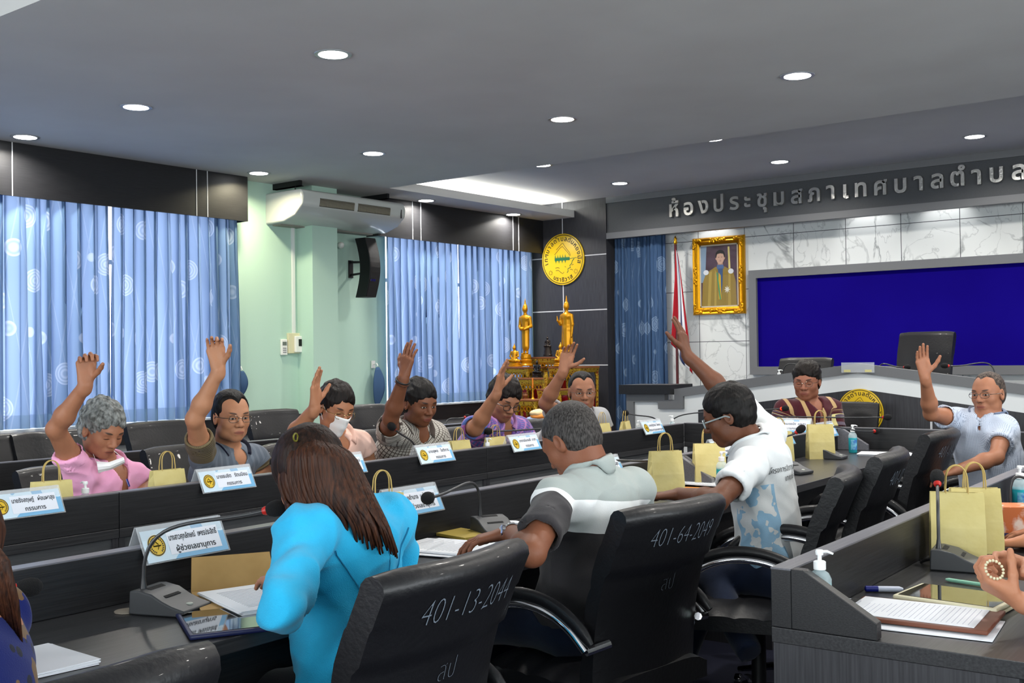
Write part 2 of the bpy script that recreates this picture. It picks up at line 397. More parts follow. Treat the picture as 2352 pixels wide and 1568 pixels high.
curtain('window_curtain', 'blue patterned curtain at the left end of the long window', g1, (XC, -2.5), (XC, yc(-30, 700)), .888, zc1, 34, .035, M_curt, 1)
curtain('window_curtain', 'blue patterned curtain left of the bright gap in the long window', g1, (XC, yc(-25, 700)), (XC, yc(250, 700)), .888, zc1, 8, .050, M_curt, 2, .02)
curtain('window_curtain', 'blue patterned curtain right of the bright gap, beside the mint wall', g1, (XC, yc(258, 700)), (XC, yc(545, 700)), .888, zc1, 12, .046, M_curt, 3, .05)
curtain('window_curtain', 'blue patterned curtain beside the black loudspeaker', g1, (XC, yc(888, 700)), (XC, yc(1049, 700)), .888, zc1, 11, .042, M_curt, 4)
curtain('window_curtain', 'blue patterned curtain behind the gold standing statues', g1, (XC, yc(1057, 700)), (XC, yc(1222, 700)), .888, zc1, 12, .042, M_curt, 5)
# tie-backs hanging on the wall hooks
def tieback(px, py, h, label):
    p = at(px, py, x=-8.36); t = thing('curtain_tieback', label, 'tieback', (p.x, p.y, p.z))
    b = MB(); b.grid(lambda u, v: (.02+.03*math.sin(PI*v), (u-.5)*(.04+h*.30*math.sin(PI*min(1, v*1.05))**.8)-.02*v, -h*v), 6, 12)
    b.build('cloth_band', M_curtf, t, smooth=True, solid=.01)
    k = MB(); k.tube([(-.05, 0, .03), (.01, 0, .04), (.025, 0, .01)], .006); k.box((-.045, 0, .03), (.015, .05, .08)); k.build('hook', M_plastic, t)
tieback(864, 843, .42, 'blue curtain tieback hanging on its hook beside the right window')
tieback(552, 852, .24, 'blue curtain tieback at the right edge of the left window')

# ---------------------------------------------------------------- front: dark panel, sign board, marble wall
XP = at(1393, 600, y=YF).x
b = MB(); b.bb((XW, YF, 0), (XP, YM, ZH)); struct('wall_front_panel', b, M_dwoodv)
b = MB()
for py in (583, 710, 838, 966):
    z = at(1390, py, y=YF).z; b.bb((XW, YF-.003, z-.006), (XP, YF+.002, z+.006))
xs = at(1293, 600, y=YF).x; b.bb((xs-.006, YF-.003, 0), (xs+.006, YF+.002, ZH)); struct('trim_3', b, M_inlay)
def marble():
    m = mat('white_marble_tile', 'dfe1df', .18, coat=.3); g = N(m); co, x, y, z = g.coord()
    mp = g.new('Mapping'); mp.inputs['Scale'].default_value = (1, 1, .8); mp.inputs['Rotation'].default_value = (0, .6, 0); g.link(co, mp.inputs[0])
    def vein(sc, w, seed):
        n1 = g.new('TexNoise'); n1.noise_dimensions = '4D'; n1.inputs['W'].default_value = seed; n1.inputs['Scale'].default_value = sc; n1.inputs['Detail'].default_value = 7; n1.inputs['Distortion'].default_value = 1.1; g.link(mp.outputs[0], n1.inputs['Vector'])
        d = g.math('ABSOLUTE', g.math('SUBTRACT', n1.outputs[0], .5)); return g.math('SUBTRACT', 1.0, g.math('MINIMUM', g.math('DIVIDE', d, w), 1.0))
    n2 = g.new('TexNoise'); n2.inputs['Scale'].default_value = 1.7; g.link(co, n2.inputs['Vector'])
    gate = g.math('MINIMUM', g.math('MAXIMUM', g.math('MULTIPLY', g.math('SUBTRACT', n2.outputs[0], .43), 8.0), 0.0), 1.0)
    v = g.math('MAXIMUM', g.math('MULTIPLY', vein(1.1, .016, 3), gate), g.math('MULTIPLY', vein(2.2, .010, 9), .45))
    c = g.mix(g.math('MULTIPLY', v, .75), 'dfe1df', '6f7274')
    def line(s, o):
        fr = g.math('FRACT', g.math('DIVIDE', g.math('SUBTRACT', s, o), .588)); return g.math('LESS_THAN', g.math('ABSOLUTE', g.math('SUBTRACT', fr, .5)), .494)
    tile = g.math('MULTIPLY', line(x, -6.216+.294), line(z, 1.54+.294))
    fx = g.math('FRACT', g.math('DIVIDE', g.math('ADD', x, 20.216), .588)); fz = g.math('FRACT', g.math('DIVIDE', g.math('ADD', z, 20-1.54+1.04), .588))
    c2 = g.mix(g.math('GREATER_THAN', g.math('MINIMUM', g.math('MINIMUM', line(x, -6.216), line(z, 1.54)), 1.0), .5), '4c4e50', c)
    g.link(c2, g.b.inputs['Base Color']); return m
M_marble = marble()
b = MB(); b.bb((XP-.3, YM, 0), (XR, YM+.2, ZH)); struct('wall_front', b, M_marble)
zb, zt = at(1392, 549, y=YF).z, ZH
z1, z2 = at(1392, 535, y=YF).z, at(1391, 467, y=YF).z
b = MB(); b.bb((XP, YF+.02, zb+.01), (XR, YF+.06, ZH)); struct('wall_front_fascia', b, M_grey)
b = MB(); b.bb((XP+.002, YF, z2), (XR, YF+.03, ZH-.001)); b.bb((XP+.002, YF, zb), (XR, YF+.10, z1)); struct('trim_4', b, M_trim)
sg = thing('sign_lettering', 'brushed steel Thai letters spaced along the grey sign board', 'sign', (0, YF+.02, 0))
M_steel = mat('brushed_steel', 'c4c2bc', .28, .9, bump=(30, .3))
LET = [('ห้', 1551, 497), ('อ', 1585, 493), ('ง', 1620, 489), ('ป', 1654, 485), ('ร', 1690, 481), ('ะ', 1720, 478), ('ชุ', 1754, 474), ('ม', 1792, 471), ('ส', 1833, 467), ('ภ', 1874, 462), ('า', 1912, 457), ('เ', 1944, 455), ('ท', 1980, 451), ('ศ', 2025, 447), ('บ', 2071, 442), ('า', 2114, 437), ('ล', 2156, 432), ('ตํ', 2202, 427), ('า', 2247, 423), ('บ', 2291, 418), ('ล', 2343, 412), ('ต', 2400, 406)]
for c, px, py in LET:
    p = at(px, py, y=YF+.02); b = MB(); add_text(b, c, .245, frame((p.x, -.02, p.z), (1, 0, 0), (0, 0, 1)), ext=.018, offset=.006); b.build('letter', M_steel, sg)

# yellow municipal seal
M_seal = mat('seal_yellow', 'e0b91c', .35); M_sealr = mat('seal_black', '1c1710', .5); M_sealg = mat('seal_green', '14603c', .5)
def stroke(mb, pts, w, M, mi=0):
    mb.tube([(x, y, 0) for x, y in pts], w/2, 4, mi, M @ Matrix.Diagonal((1, 1, .08, 1)), caps=True)
def seal(name, label, loc, R, parent=None, tiny=False, M=None):
    """disc of radius R; local x right, y up, z towards the viewer"""
    t = parent
    if not parent: t = thing(name, label, 'seal', loc); M = Matrix.Rotation(PI/2, 4, 'X')
    a = MB(); a.lathe([(R, 0), (R, R*.045), (R*.985, R*.05)], 48, M=M)
    a.build('disc' if not parent else 'seal_disc', M_seal, t, smooth=True)
    h = R*.056; T = M @ Matrix.Translation((0, 0, h)) @ Matrix.Diagonal((R, R, 1, 1))
    r = MB(); n = 64
    for k in range(n):
        a0, a1 = 2*PI*k/n, 2*PI*(k+1)/n
        r.add([(math.cos(q)*s, math.sin(q)*s, 0) for q, s in ((a0, .955), (a1, .955), (a1, .93), (a0, .93))], [(0, 1, 2, 3)], 0, T)
    def arc(chars, a0, a1, rad, top, size):
        for i, c in enumerate(chars):
            an = math.radians(a0+(a1-a0)*i/(len(chars)-1)); p = (math.cos(an)*rad, math.sin(an)*rad)
            rot = an-PI/2 if top else an+PI/2
            X = T @ Matrix.Translation((p[0], p[1], 0)) @ Matrix.Rotation(rot, 4, 'Z') @ Matrix.Translation((0, -size*.3, 0))
            add_text(r, c, size, X, offset=.004)
    if not tiny:
        arc(['เ', 'ท', 'ศ', 'บ', 'า', 'ล', 'ต', 'ำ', 'บ', 'ล', 'ตั', 'น', 'ห', 'ย', 'ง', 'มั', 'ส'], 192, -10, .79, True, .25)
        arc(list('นรา')+['ธิ']+list('วาส'), 242, 300, .80, False, .23)
    L = [(-.38, .20), (-.10, .46), (.0, .50), (.1, .40), (.25, .25), (.34, .12)], [(-.3, .38), (-.05, .60), (.02, .63), (.14, .46), (.32, .26), (.38, .12)], \
        [(-.35, -.32), (-.22, -.31), (-.15, -.34)], [(-.33, -.42), (-.2, -.42), (-.1, -.50), (.0, -.56), (.06, -.50)], [(.35, -.42), (.42, -.41), (.48, -.45)], [(.42, -.25), (.52, -.22)], [(.1, -.28), (.15, -.31)]
    for l in L: stroke(r, l, .018, T)
    for cx in (-.58, .62):
        for k in range(8):
            q = k*PI/4; stroke(r, [(cx+.05*math.cos(q), -.5+.05*math.sin(q)), (cx+.10*math.cos(q), -.5+.10*math.sin(q))], .018, T)
    r.build('seal_lettering' if parent else 'lettering', M_sealr, t)
    g = MB(); rr = random.Random(3); top = []; 
    for i in range(25):
        u = -.38+.72*i/24; top.append((u, .05+(.16 if i % 4 == 1 and i < 20 else .05 if i % 2 else .0)*(1 if i else 0)))
    bot = [(.34-.72*i/24, -.05-(.12 if i % 5 == 2 and i > 6 else .0)) for i in range(25)]
    g.add([(x, y, 0) for x, y in top+bot], [tuple([i, i+1, 48-i, 49-i]) for i in range(24)], 0, T)
    stroke(g, [(.3, .0), (.5, .02), (.68, .03)], .02, T); stroke(g, [(.55, .0), (.45, -.1), (.44, -.17), (.33, -.27), (.38, -.33), (.25, -.38), (.26, -.48), (.2, -.53)], .03, T)
    g.build('seal_picture' if parent else 'picture', M_sealg, t); return t
p = at(1293.5, 595.5, y=YF-.01)
seal('municipal_seal', 'round yellow seal with Thai lettering on the dark wall panel', (p.x, YF-.005, p.z), .318)

# stage curtain in the recess
p0 = at(1404, 600, y=11.32); p1 = at(1531, 600, y=11.32)
curtain('stage_curtain', 'dark blue curtain hanging beside the marble wall and the flag', None, (p0.x-.15, 11.33), (p1.x-.20, 11.33), .05, zb+.12, 16, .03, M_curtf, 8)
curtain('stage_curtain', 'narrow lighter blue end of curtain next to the flag pole', None, (p1.x-.20, 11.30), (p1.x, 11.34), .05, zb+.12, 2, .03, M_curtf, 9)
# blue screen
x0, z1s = at(1725, 622, y=YM).x, at(1725, 622, y=YM).z; zb0 = at(1730, 860, y=YM).z
sc_ = thing('display_board', 'wide deep blue display board in a grey frame on the marble wall', 'board', (x0, YM, zb0)); Wd = XR-x0-.2; Hd = z1s-zb0
b = MB(); fw = .09
b.bb((0, -.07, Hd-fw), (Wd, 0, Hd)); b.bb((0, -.07, 0), (Wd, 0, fw)); b.bb((0, -.07, fw), (fw, 0, Hd-fw)); b.bb((Wd-fw, -.07, fw), (Wd, 0, Hd-fw)); b.build('frame', M_trim, sc_)
b = MB(); b.bb((fw, -.03, fw), (Wd-fw, 0, Hd-fw)); b.build('screen', mat('deep_blue_screen', '0e0070', .75, spec=.06, noise=('11037a', 1.1, .3, .7)), sc_)

# ---------------------------------------------------------------- ceiling lights
M_dl = mat('lamp_diffuser', 'ffffff', .5, emit=('ffffff', 14)); M_ring = mat('lamp_rim', 'a8abb0', .3, .3)
WHERE = ['round recessed downlight above the far left window pelmet', 'round recessed downlight in the ceiling at upper left', 'largest round recessed downlight, nearest the camera', 'warm downlight beside the end of the air conditioner',
 'bright downlight in the low ceiling in front of the air conditioner', 'downlight in the low ceiling shelf above the right pelmet, nearer the air conditioner', 'downlight in the low ceiling shelf above the right pelmet, nearer the seal',
 'downlight in the middle of the low ceiling, seen above the seal', 'downlight in the low ceiling above the sign lettering, large and high', 'downlight at the left end of the first row in the raised ceiling', 'downlight in the middle of the first row in the raised ceiling',
 'downlight at the right of the first row in the raised ceiling', 'downlight nearest the corner where the sign board starts', 'downlight above the middle of the sign board', 'downlight above the right part of the sign board']
def make_dl():
    t = thing('downlight', WHERE[0], 'ceiling light', (0, 0, 0), 0, 'recessed ceiling downlights')
    b = MB(); b.lathe([(.082, -.001), (.082, -.006), (.103, -.006), (.106, -.001)], 28); b.build('rim', M_ring, t, smooth=True)
    b = MB(); b.lathe([(.081, -.004), (.081, -.007)], 28); b.build('diffuser', M_dl, t); return t
dl0 = make_dl()
for k, (x, y, z) in enumerate(DL[:15]):
    if k == 0: dl0.location = (x, y, z)
    else: dup(dl0, (x, y, z), 0, WHERE[k])
# ---------------------------------------------------------------- meeting desks
SK = .035
def desk(loc, L, side, label, wings=(False, False), rz=SK, ends=(True, True), group='dark laminate meeting desks', deep=.56):
    t = thing('meeting_desk', label, 'desk', (loc[0], loc[1], 0), rz, group)
    T = .025; s = side; e = .0015
    b = MB(); b.bb((-T, e, .752), (T, L-e, .888)); b.build('privacy_ledge', M_dwood, t, bevel=.002)
    b = MB(); b.bb((-T, e, .888), (T, L-e, .892)); b.build('ledge_edging', M_edge, t)
    b = MB(); b.bb((-s*T, e, .715), (s*deep, L-e, .751)); b.build('tabletop', M_dwoodt, t, bevel=.002)
    b = MB(); b.bb((-s*.012, .02, .05), (s*.010, L-.02, .715)); b.build('front_panel', M_grey, t)
    for k, on in enumerate(ends):
        if on:
            y = 0 if k == 0 else L-.03
            b = MB(); b.bb((-s*.02, y+e, 0), (s*(deep-.04), y+.03-e, .715)); b.build('end_panel', M_dwoodv, t)
    for k, on in enumerate(wings):
        if on:
            y = e if k == 0 else L-.035
            b = MB(); b.prism([(s*T, .752), (s*T, .892), (s*(T+.03), .892), (s*(T+.20), .79), (s*(T+.20), .752)], 'y', y, y+.033); b.build('end_wing', M_edge if k else M_dwood, t, bevel=.002)
    b = MB(); b.bb((s*(deep-.10), .03, .60), (s*(deep-.08), L-.03, .715)); b.build('apron', M_dwood, t)
    return t
def row(x, yref, ys, side, labels, sk=SK, **k):
    for i in range(len(ys)-1):
        kk = {a: (v[i] if isinstance(v, list) else v) for a, v in k.items()}
        desk((x-sk*(ys[i]-yref), ys[i]), (ys[i+1]-ys[i])/math.cos(sk), side, labels[i], rz=sk, **kk)
row(-3.887, 2.42, [.1, 2.43, 4.78, 7.16], -1, ['far row desk in front of the pink shirt, at the left edge', 'far row desk in front of the striped polo and face mask men', 'far row desk in front of the purple plaid shirt, ending at the corner'])
row(-2.675, 1.4, [-.6, 4.86, 7.16], 1, ['long near desk row with the woman in turquoise, sloped wing at its end', 'near desk row behind the empty chairs, reaching the cross desk'], wings=[(False, True), (True, True)])
row(-1.122, 2.46, [2.44, 5.0, 7.4], 1, ['desk at lower right with a sloped end wing and brown clipboard on it', 'desk behind the teal bottles at the right edge'], wings=[(True, False), (False, False)])
row(-5.56, 2.8, [.4, 3.4, 6.6], -1, ['back row desk behind the pink shirt', 'back row desk behind the check shirt and face mask'], sk=0)
RX = SK-PI/2
desk((-4.06, 7.235), 1.27, -1, 'cross desk at the corner with the far row', rz=RX, ends=(False, False))
desk((-2.79, 7.28), 1.9, -1, 'cross desk to the right of the speaking man in the maroon tunic', rz=RX)
desk((-.89, 7.35), 1.9, -1, 'cross desk behind the right hand man in pale blue', rz=RX)

# ---------------------------------------------------------------- raised bench at the front
YD = 8.62
b = MB(); b.bb((-5.6, YD+.05, 0), (XR, YM, .34)); struct('floor_platform', b, M_carpet)
ds = thing('council_bench', 'raised front bench with a peaked grey top and white band carrying a yellow seal', 'bench', (0, YD, 0))
def dp(px, py): p = at(px, py, y=YD); return (p.x, p.z)
AX = dp(1974, 856)[0]; mir = lambda pts: [(2*AX-x, z) for x, z in pts][::-1]
top = [dp(1443, 904), dp(1531, 904), dp(1531, 918), dp(1553, 918), dp(1553, 893), (AX, dp(1984, 834)[1])]
low = [dp(1459, 922), dp(1515, 922), dp(1516, 938.5), dp(1573, 938.5), dp(1573, 909.5), (AX, dp(1974, 856)[1])]
def band(mb, up, dn, y0, y1):
    for k in range(len(up)-1):
        mb.prism([dn[k], dn[k+1], up[k+1], up[k]], 'y', y0, y1)
b = MB()
lz = low[0][0]
quads = [[(top[0][0], .0), (low[0][0], .0), low[0], top[0]], [low[0], low[1], top[1], top[0]], [low[2], low[3], top[3], top[2]], [low[1], low[2], top[2], top[1]], [low[4], low[5], top[5], top[4]], [low[3], (low[3][0], low[4][1]), low[4], top[4], top[3]]]
quads = quads[:5]+[[top[3], low[3], low[4], top[4]]]
for q in quads:
    b.prism(q, 'y', -.035, .03); b.prism([(2*AX-x, z) for x, z in q], 'y', -.035, .03)
b.build('grey_band', M_trim, ds)
wl = [(lz, .5), (lz, low[0][1]), low[1], low[2], low[3], low[4], low[5]]
dl = [dp(1605, 941), (AX, dp(1974, 893)[1])]
b = MB(); P = [(lz, 0), (lz, low[0][1]), low[1], low[2], low[3], low[4], low[5]] ; Pm = [(2*AX-x, z) for x, z in P[::-1]]
b.prism(P+Pm[1:], 'y', -.005, .03); b.build('white_panel', mat('white_laminate', 'e4e7e7', .5), ds)
b = MB(); q = [(dl[0][0], 0), dl[0], dl[1]]; b.prism(q+[(2*AX-dl[0][0], dl[0][1]), (2*AX-dl[0][0], 0)], 'y', -.012, .0); b.build('dark_panel', M_dwoodv, ds)
b = MB(); jx = dp(2140, 950)[0]; b.bb((jx-.008, -.016, 0), (jx+.008, -.011, 1.0)); b.build('panel_joint', M_inlay, ds)
b = MB(); b.bb((lz-.04, .03, .34+.70), (2*AX-lz, .62, .34+.735)); b.build('worktop', M_dwoodt, ds)
b = MB(); q = [dp(1435, 883), dp(1552.8, 883), dp(1552.8, 904), dp(1435, 904)]; b.prism(q, 'y', -.10, .30); b.build('end_block', M_dwood, ds)
pc = at(1976, 946, y=YD-.02); seal('municipal_seal', '', None, .185, parent=ds, M=Matrix.Translation((pc.x, -.013, pc.z)) @ Matrix.Rotation(PI/2, 4, 'X'))

# ---------------------------------------------------------------- chairs
M_leather = mat('black_leather', '131316', .42, coat=.05, spec=.4, bump=(70, .12))
M_chalk = mat('chalk_white', '6a7480', .9)
def chair_y(z, top):      # centre line of the backrest, seen from the side
    t = (z-.44)/(top-.44); return -.235-.13*t+.035*math.sin(PI*t)
def make_chair(label, group, top=1.0, wid=.50, num=None, tag2=None, ribs=5):
    t = thing('office_chair', label, 'chair', (0, 0, 0), 0, group)
    # backrest: side outline swept across the width, wings slightly forward
    n = 30; front = []; back = []
    for i in range(n+1):
        u = i/n; z = .44+(top-.46)*u; f = .030+.010*abs(math.sin(PI*ribs*u*.999))**.6*(1 if z < top-.19 else 0)+(.012 if z >= top-.19 else 0)
        r = .022+(.016 if z > top-.19 else 0); front.append((chair_y(z, top)+f, z)); back.append((chair_y(z, top)-r, z))
    cy = chair_y(top-.02, top); capz = top-.02
    cap = [(cy+.002-.040*math.cos(PI*(1-k/6)), capz+.040*math.sin(PI*k/6)) for k in range(1, 6)]
    loop = front+[(cy+.002+.040*math.cos(PI*k/6), capz+.036*math.sin(PI*k/6)) for k in range(1, 6)]+back[::-1]
    m = 12; b = MB(); vs = []; N_ = len(loop)
    for j in range(m+1):
        x = (j/m-.5)*wid; w = abs(2*j/m-1)
        ins = .012*max(0, (w-.86)/.14)**2
        cyl = sum(p[0] for p in loop)/N_
        for y, z in loop:
            yy = y+.045*(w**2)-(y-chair_y(min(z, top), top))*ins*18
            vs.append((x, yy, z-(.03*max(0, w-.7) if z > top-.1 else 0)))
    fs = [(j*N_+k, j*N_+(k+1) % N_, (j+1)*N_+(k+1) % N_, (j+1)*N_+k) for j in range(m) for k in range(N_)]
    fs += [tuple(range(N_))[::-1], tuple(m*N_+k for k in range(N_))]
    b.add(vs, fs); b.build('backrest', M_leather, t, smooth=True, angle=50)
    b = MB()
    def seatf(u, v): return ((u-.5)*wid, -.26+.52*v, .482+.007*abs(math.sin(PI*5*v))**.6-.03*abs(2*u-1)**6-.04*max(0, v-.85)*6*max(0, v-.85)*6)
    nu, nv = 12, 30; b.grid(seatf, nu, nv); k = len(b.v); b.grid(lambda u, v: ((u-.5)*wid, -.26+.52*v, .40), nu, nv)
    idx = [(j*(nu+1)+i) for i, j in [(i, 0) for i in range(nu+1)]+[(nu, j) for j in range(1, nv+1)]+[(i, nv) for i in range(nu-1, -1, -1)]+[(0, j) for j in range(nv-1, 0, -1)]]
    for a, c in zip(idx, idx[1:]+idx[:1]): b.f.append((a, c, c+k, a+k)); b.mi.append(0)
    b.build('seat', M_leather, t, smooth=True, angle=50)
    for s in (-1, 1):
        x = s*(wid/2+.045)
        path = [(x, .20, .44), (x, .235, .50), (x, .225, .58), (x, .17, .645), (x, .09, .68), (x, 0, .69), (x, -.09, .675), (x, -.17, .635), (x, -.225, .585)]
        P2 = []
        for i in range(len(path)-1):
            p0, p1, p2, p3 = [Vector(path[min(max(i+j, 0), len(path)-1)]) for j in (-1, 0, 1, 2)]
            for q in (0, .25, .5, .75): P2.append(.5*(2*p1+(p2-p0)*q+(2*p0-5*p1+4*p2-p3)*q*q+(3*p1-p0-3*p2+p3)*q**3))
        P2.append(Vector(path[-1]))
        b = MB(); b.tube(P2, .0145, 10); b.tube([(x, .20, .44), (s*(wid/2-.03), .20, .44)], .013, 8); b.tube([(x, -.225, .585), (s*(wid/2-.03), -.25, .60)], .013, 8)
        a = b.build('armrest', M_chrome, t, smooth=True)
        b = MB(); pp = [p+(p-Vector((x, 0, .50))).normalized()*.030 for p in P2[5:-1]]; b.tube(pp, [.010, .017]+[.022]*(len(pp)-4)+[.018, .012], 12, flat=.65, up=(1, 0, 0)); b.build('arm_pad', M_leather, a, smooth=True)
    b = MB(); b.lathe([(.028, .10), (.028, .40)], 12); b.box((0, 0, .392), (.2, .24, .02)); b.build('gas_column', M_black, t, smooth=True)
    b = MB()
    for k in range(5):
        a = 2*PI*k/5+.3; c, s = math.cos(a), math.sin(a); b.tube([(0, 0, .12), (c*.16, s*.16, .105), (c*.30, s*.30, .075)], [.03, .024, .016], 8, flat=.7)
        b.lathe([(.026, -.014), (.028, 0), (.026, .014)], 12, M=Matrix.Translation((c*.30, s*.30, .029)) @ Matrix.Rotation(a, 4, 'Z') @ Matrix.Rotation(PI/2, 4, 'Y'))
    b.build('star_base', M_chrome, t, smooth=True)
    for body, zc, sz, w in ((num, top-.115, .085, .30), (tag2, top-.27, .07, .055)):
        if body:
            V, F = text_polys(body, sz, offset=-.0022); V = [(v[0], v[1]) for v in V]; cx = (min(v[0] for v in V)+max(v[0] for v in V))/2; ww = max(v[0] for v in V)-min(v[0] for v in V)
            b = MB(); out = []
            for x, y in V:
                x = (x-cx)*w/ww; z = zc+y; r = .022+(.016 if z > top-.19 else 0)
                out.append((x, chair_y(z, top)-r-.0022+.045*(2*x/wid)**2, z))
            b.add(out, F); b.build('chalk_number', M_chalk, t)
    return t
def facing(dx, dy): return math.atan2(dy, dx)-PI/2
def put_chair(t, x, y, rz, **k):
    return dup(t, (x, y, 0), rz, **k)
GC = 'black leather meeting chairs'
cA = make_chair('black leather chair chalked 401-13-2044 behind the woman in turquoise', GC, num='401-13-2044', tag2='สป'); cA.location = (-1.90, 1.755, 0); cA.scale = (1.05, 1.05, .968); cA.rotation_euler.z = math.radians(95)
cB = make_chair('black leather chair chalked 401-64-2049 behind the man in the grey and white polo', GC, num='401-64-2049', tag2='สป'); p = at(1565, 1150, z=.968); cB.location = (p.x-.35, p.y+.04, 0); cB.rotation_euler.z = math.radians(84); cB.scale = (1, 1, .957)
cC = make_chair('black leather chair chalked 401-12, third from the corner of the near desk', GC, num='401-12-2043', tag2='สป')
p = at(2050, 1040, z=1.0); cC.location = (p.x-.33, p.y-.06, 0); cC.rotation_euler.z = math.radians(100)
cD = make_chair('black leather chair chalked 401-11 in front of the man in the pale blue shirt', GC, num='401-11-2071', tag2='สป')
p = at(2168, 992, z=1.0); cD.location = (p.x-.33, p.y-.03, 0); cD.rotation_euler.z = math.radians(92)
cP = make_chair('black leather chair seen edge on behind the man in the white polo', GC)
cP.location = (-1.90, 3.93, 0); cP.rotation_euler.z = math.radians(108); cP.scale = (1, 1, .95)
p = at(2352, 1000, z=.98); dup(cP, (p.x-.22, p.y-.05, 0), math.radians(105), 'black leather chair under the man in the pale blue shirt at right').scale = (1, 1, 1)
p = at(285, 1572, z=.98); dup(cP, (p.x-.33, p.y-.10, 0), math.radians(88), 'black leather chair back cut by the bottom left edge').scale = (1, 1, 1)
for px, py, lb in ((36, 1078, 'black leather chair behind the pink shirt man'), (328, 1030, 'black leather chair behind the striped polo man'), (598, 1022, 'black leather chair behind the masked man'),
                   (800, 992, 'black leather chair behind the check shirt man'), (1002, 985, 'black leather chair behind the purple plaid man'), (1192, 967, 'black leather chair behind the grey shirt man, near the gilded altar')):
    p = at(px, py, x=-4.93-SK*(px/1200*4)); t = dup(cP, (p.x+.32, p.y+.25, 0), -PI/2+SK, lb); t.scale = (1, 1, p.z/1.012)
for px, py, lb in ((-90, 1015, 'black leather back row chair at the left edge of the picture'), (24, 1007, 'black leather back row chair to the left of the pink shirt man'), (286, 983, 'black leather back row chair between the pink shirt and the striped polo'),
                   (563, 953, 'black leather back row chair between the striped polo and the masked man'), (790, 940, 'black leather back row chair between the masked man and the check shirt')):
    p = at(px, py, z=.985); dup(cP, (p.x+.31, p.y+.25, 0), -PI/2, lb, group='black leather back row chairs').scale = (1, 1, 1)
p = at(1905, 937, z=.99); dup(cP, (p.x-.02, 7.98, 0), PI+.15, 'black leather chair behind the speaking man in the maroon tunic').scale = (1, 1, 1)
M_l2 = M_leather
p = at(1853, 822, y=9.62); t = dup(cP, (p.x, 9.30, .34), PI, 'low backed leather chair behind the front bench, left of the high backed one', group='front bench chairs'); t.scale = (1, 1, 1)
cH = make_chair('high backed leather chair behind the front bench, before the blue board', 'front bench chairs', top=1.21, wid=.47, ribs=3)
p = at(2124, 765, y=9.62); cH.location = (p.x, 9.28, .34); cH.rotation_euler.z = PI-.1

# ---------------------------------------------------------------- air conditioner, loudspeaker, wall things
M_ac = mat('ac_white', 'c9ccc6', .25, coat=.3); M_grille = mat('ac_grille', '4a463c', .6)
A = at(692, 432, z=3.0); yB = at(930, 470, x=A.x, ).y; xb = at(592, 447, y=A.y).x
Lc = yB-A.y; Wc = A.x-xb; Hc = .30
ac = thing('air_conditioner', 'white ceiling hung air conditioner between the two curtain pelmets', 'air conditioner', (xb, A.y, 3.0-Hc))
prof = [(0, .10), (.02, .28), (.06, .30), (Wc-.03, .30), (Wc, .285), (Wc+.015, .22), (Wc+.005, .15), (Wc-.10, .06), (Wc-.26, .01), (.10, .0), (.02, .03)]
b = MB(); b.prism(prof, 'y', 0, Lc); b.build('body', M_ac, ac, bevel=.018, bseg=3, smooth=True)
for k in (0, 1):
    b = MB(); y0 = .22+k*(Lc-.44)/2+.02*k; y1 = y0+(Lc-.44)/2-.03
    S = Vector((Wc+.016, 0, .222)); E_ = Vector((Wc+.006, 0, .155))
    b.prism([(Wc+.010, .232), (Wc+.0185, .222), (Wc+.0085, .150), (Wc-.002, .15)], 'y', y0, y1); g = b.build('grille', M_grille, ac)
    b = MB()
    for j in range(6):
        q = S.lerp(E_, (j+.3)/6); b.box((q.x+.004, (y0+y1)/2, q.z), (.006, y1-y0, .003))
    for j in range(26):
        yy_ = y0+(y1-y0)*(j+.5)/26; q = S.lerp(E_, .5); b.box((q.x+.003, yy_, q.z), (.005, .003, .07))
    b.build('grille_bars', mat('ac_bars', 'a39c88', .5), g)
b = MB(); b.bb((.05, .08, -.006), (.24, Lc-.08, .012)); b.build('air_outlet', mat('ac_outlet', '8a857c', .6), ac)
b = MB(); b.box((Wc+.012, Lc-.07, .18), (.006, .012, .09)); b.build('display_strip', M_black, ac)
for k, yy_ in enumerate((.10, Lc-.12)):
    b = MB(); b.bb((-.34, yy_-.015, .345), (Wc-.12, yy_+.015, .40)); b.bb((-.34, yy_-.015, .345), (Wc-.12, yy_+.035, .350)); b.tube([(.1, yy_, .29), (.1, yy_, .36)], .006); b.tube([(Wc-.2, yy_, .29), (Wc-.2, yy_, .36)], .006)
    b.build('mounting_rail', M_black, ac)
# curved loudspeaker
q0 = at(842, 548, x=-8.20); q1 = at(835, 683, x=-8.20); Hs = q0.z-q1.z
sp = thing('loudspeaker', 'black curved wall loudspeaker beside the right window', 'loudspeaker', (-8.20, (q0.y+q1.y)/2, q1.z))
b = MB(); n = 12
def arcx(v, r): return .06*math.sin(PI*v)*r
pf = [(.08+.07*math.sin(PI*k/n), Hs*k/n) for k in range(n+1)]; pb = [(-.07+.07*math.sin(PI*k/n), Hs*k/n) for k in range(n+1)]
b.prism(pf+pb[::-1], 'y', -.075, .075); b.build('cabinet', mat('speaker_black', '0e0e10', .4, bump=(150, .2)), sp, bevel=.004)
b = MB()
for k in range(n): b.add([(pf[k][0]+.002, -.068, pf[k][1]), (pf[k][0]+.002, .068, pf[k][1]), (pf[k+1][0]+.002, .068, pf[k+1][1]), (pf[k+1][0]+.002, -.068, pf[k+1][1])], [(0, 1, 2, 3)])
b.build('front_mesh', mat('speaker_mesh', '1a1a1c', .6, bump=(400, .5)), sp)
b = MB(); add_text(b, 'BOSE', .03, frame((.145, -.03, .16), (0, 1, 0), (.12, 0, 1)), ext=.001); b.build('badge', M_chrome, sp)
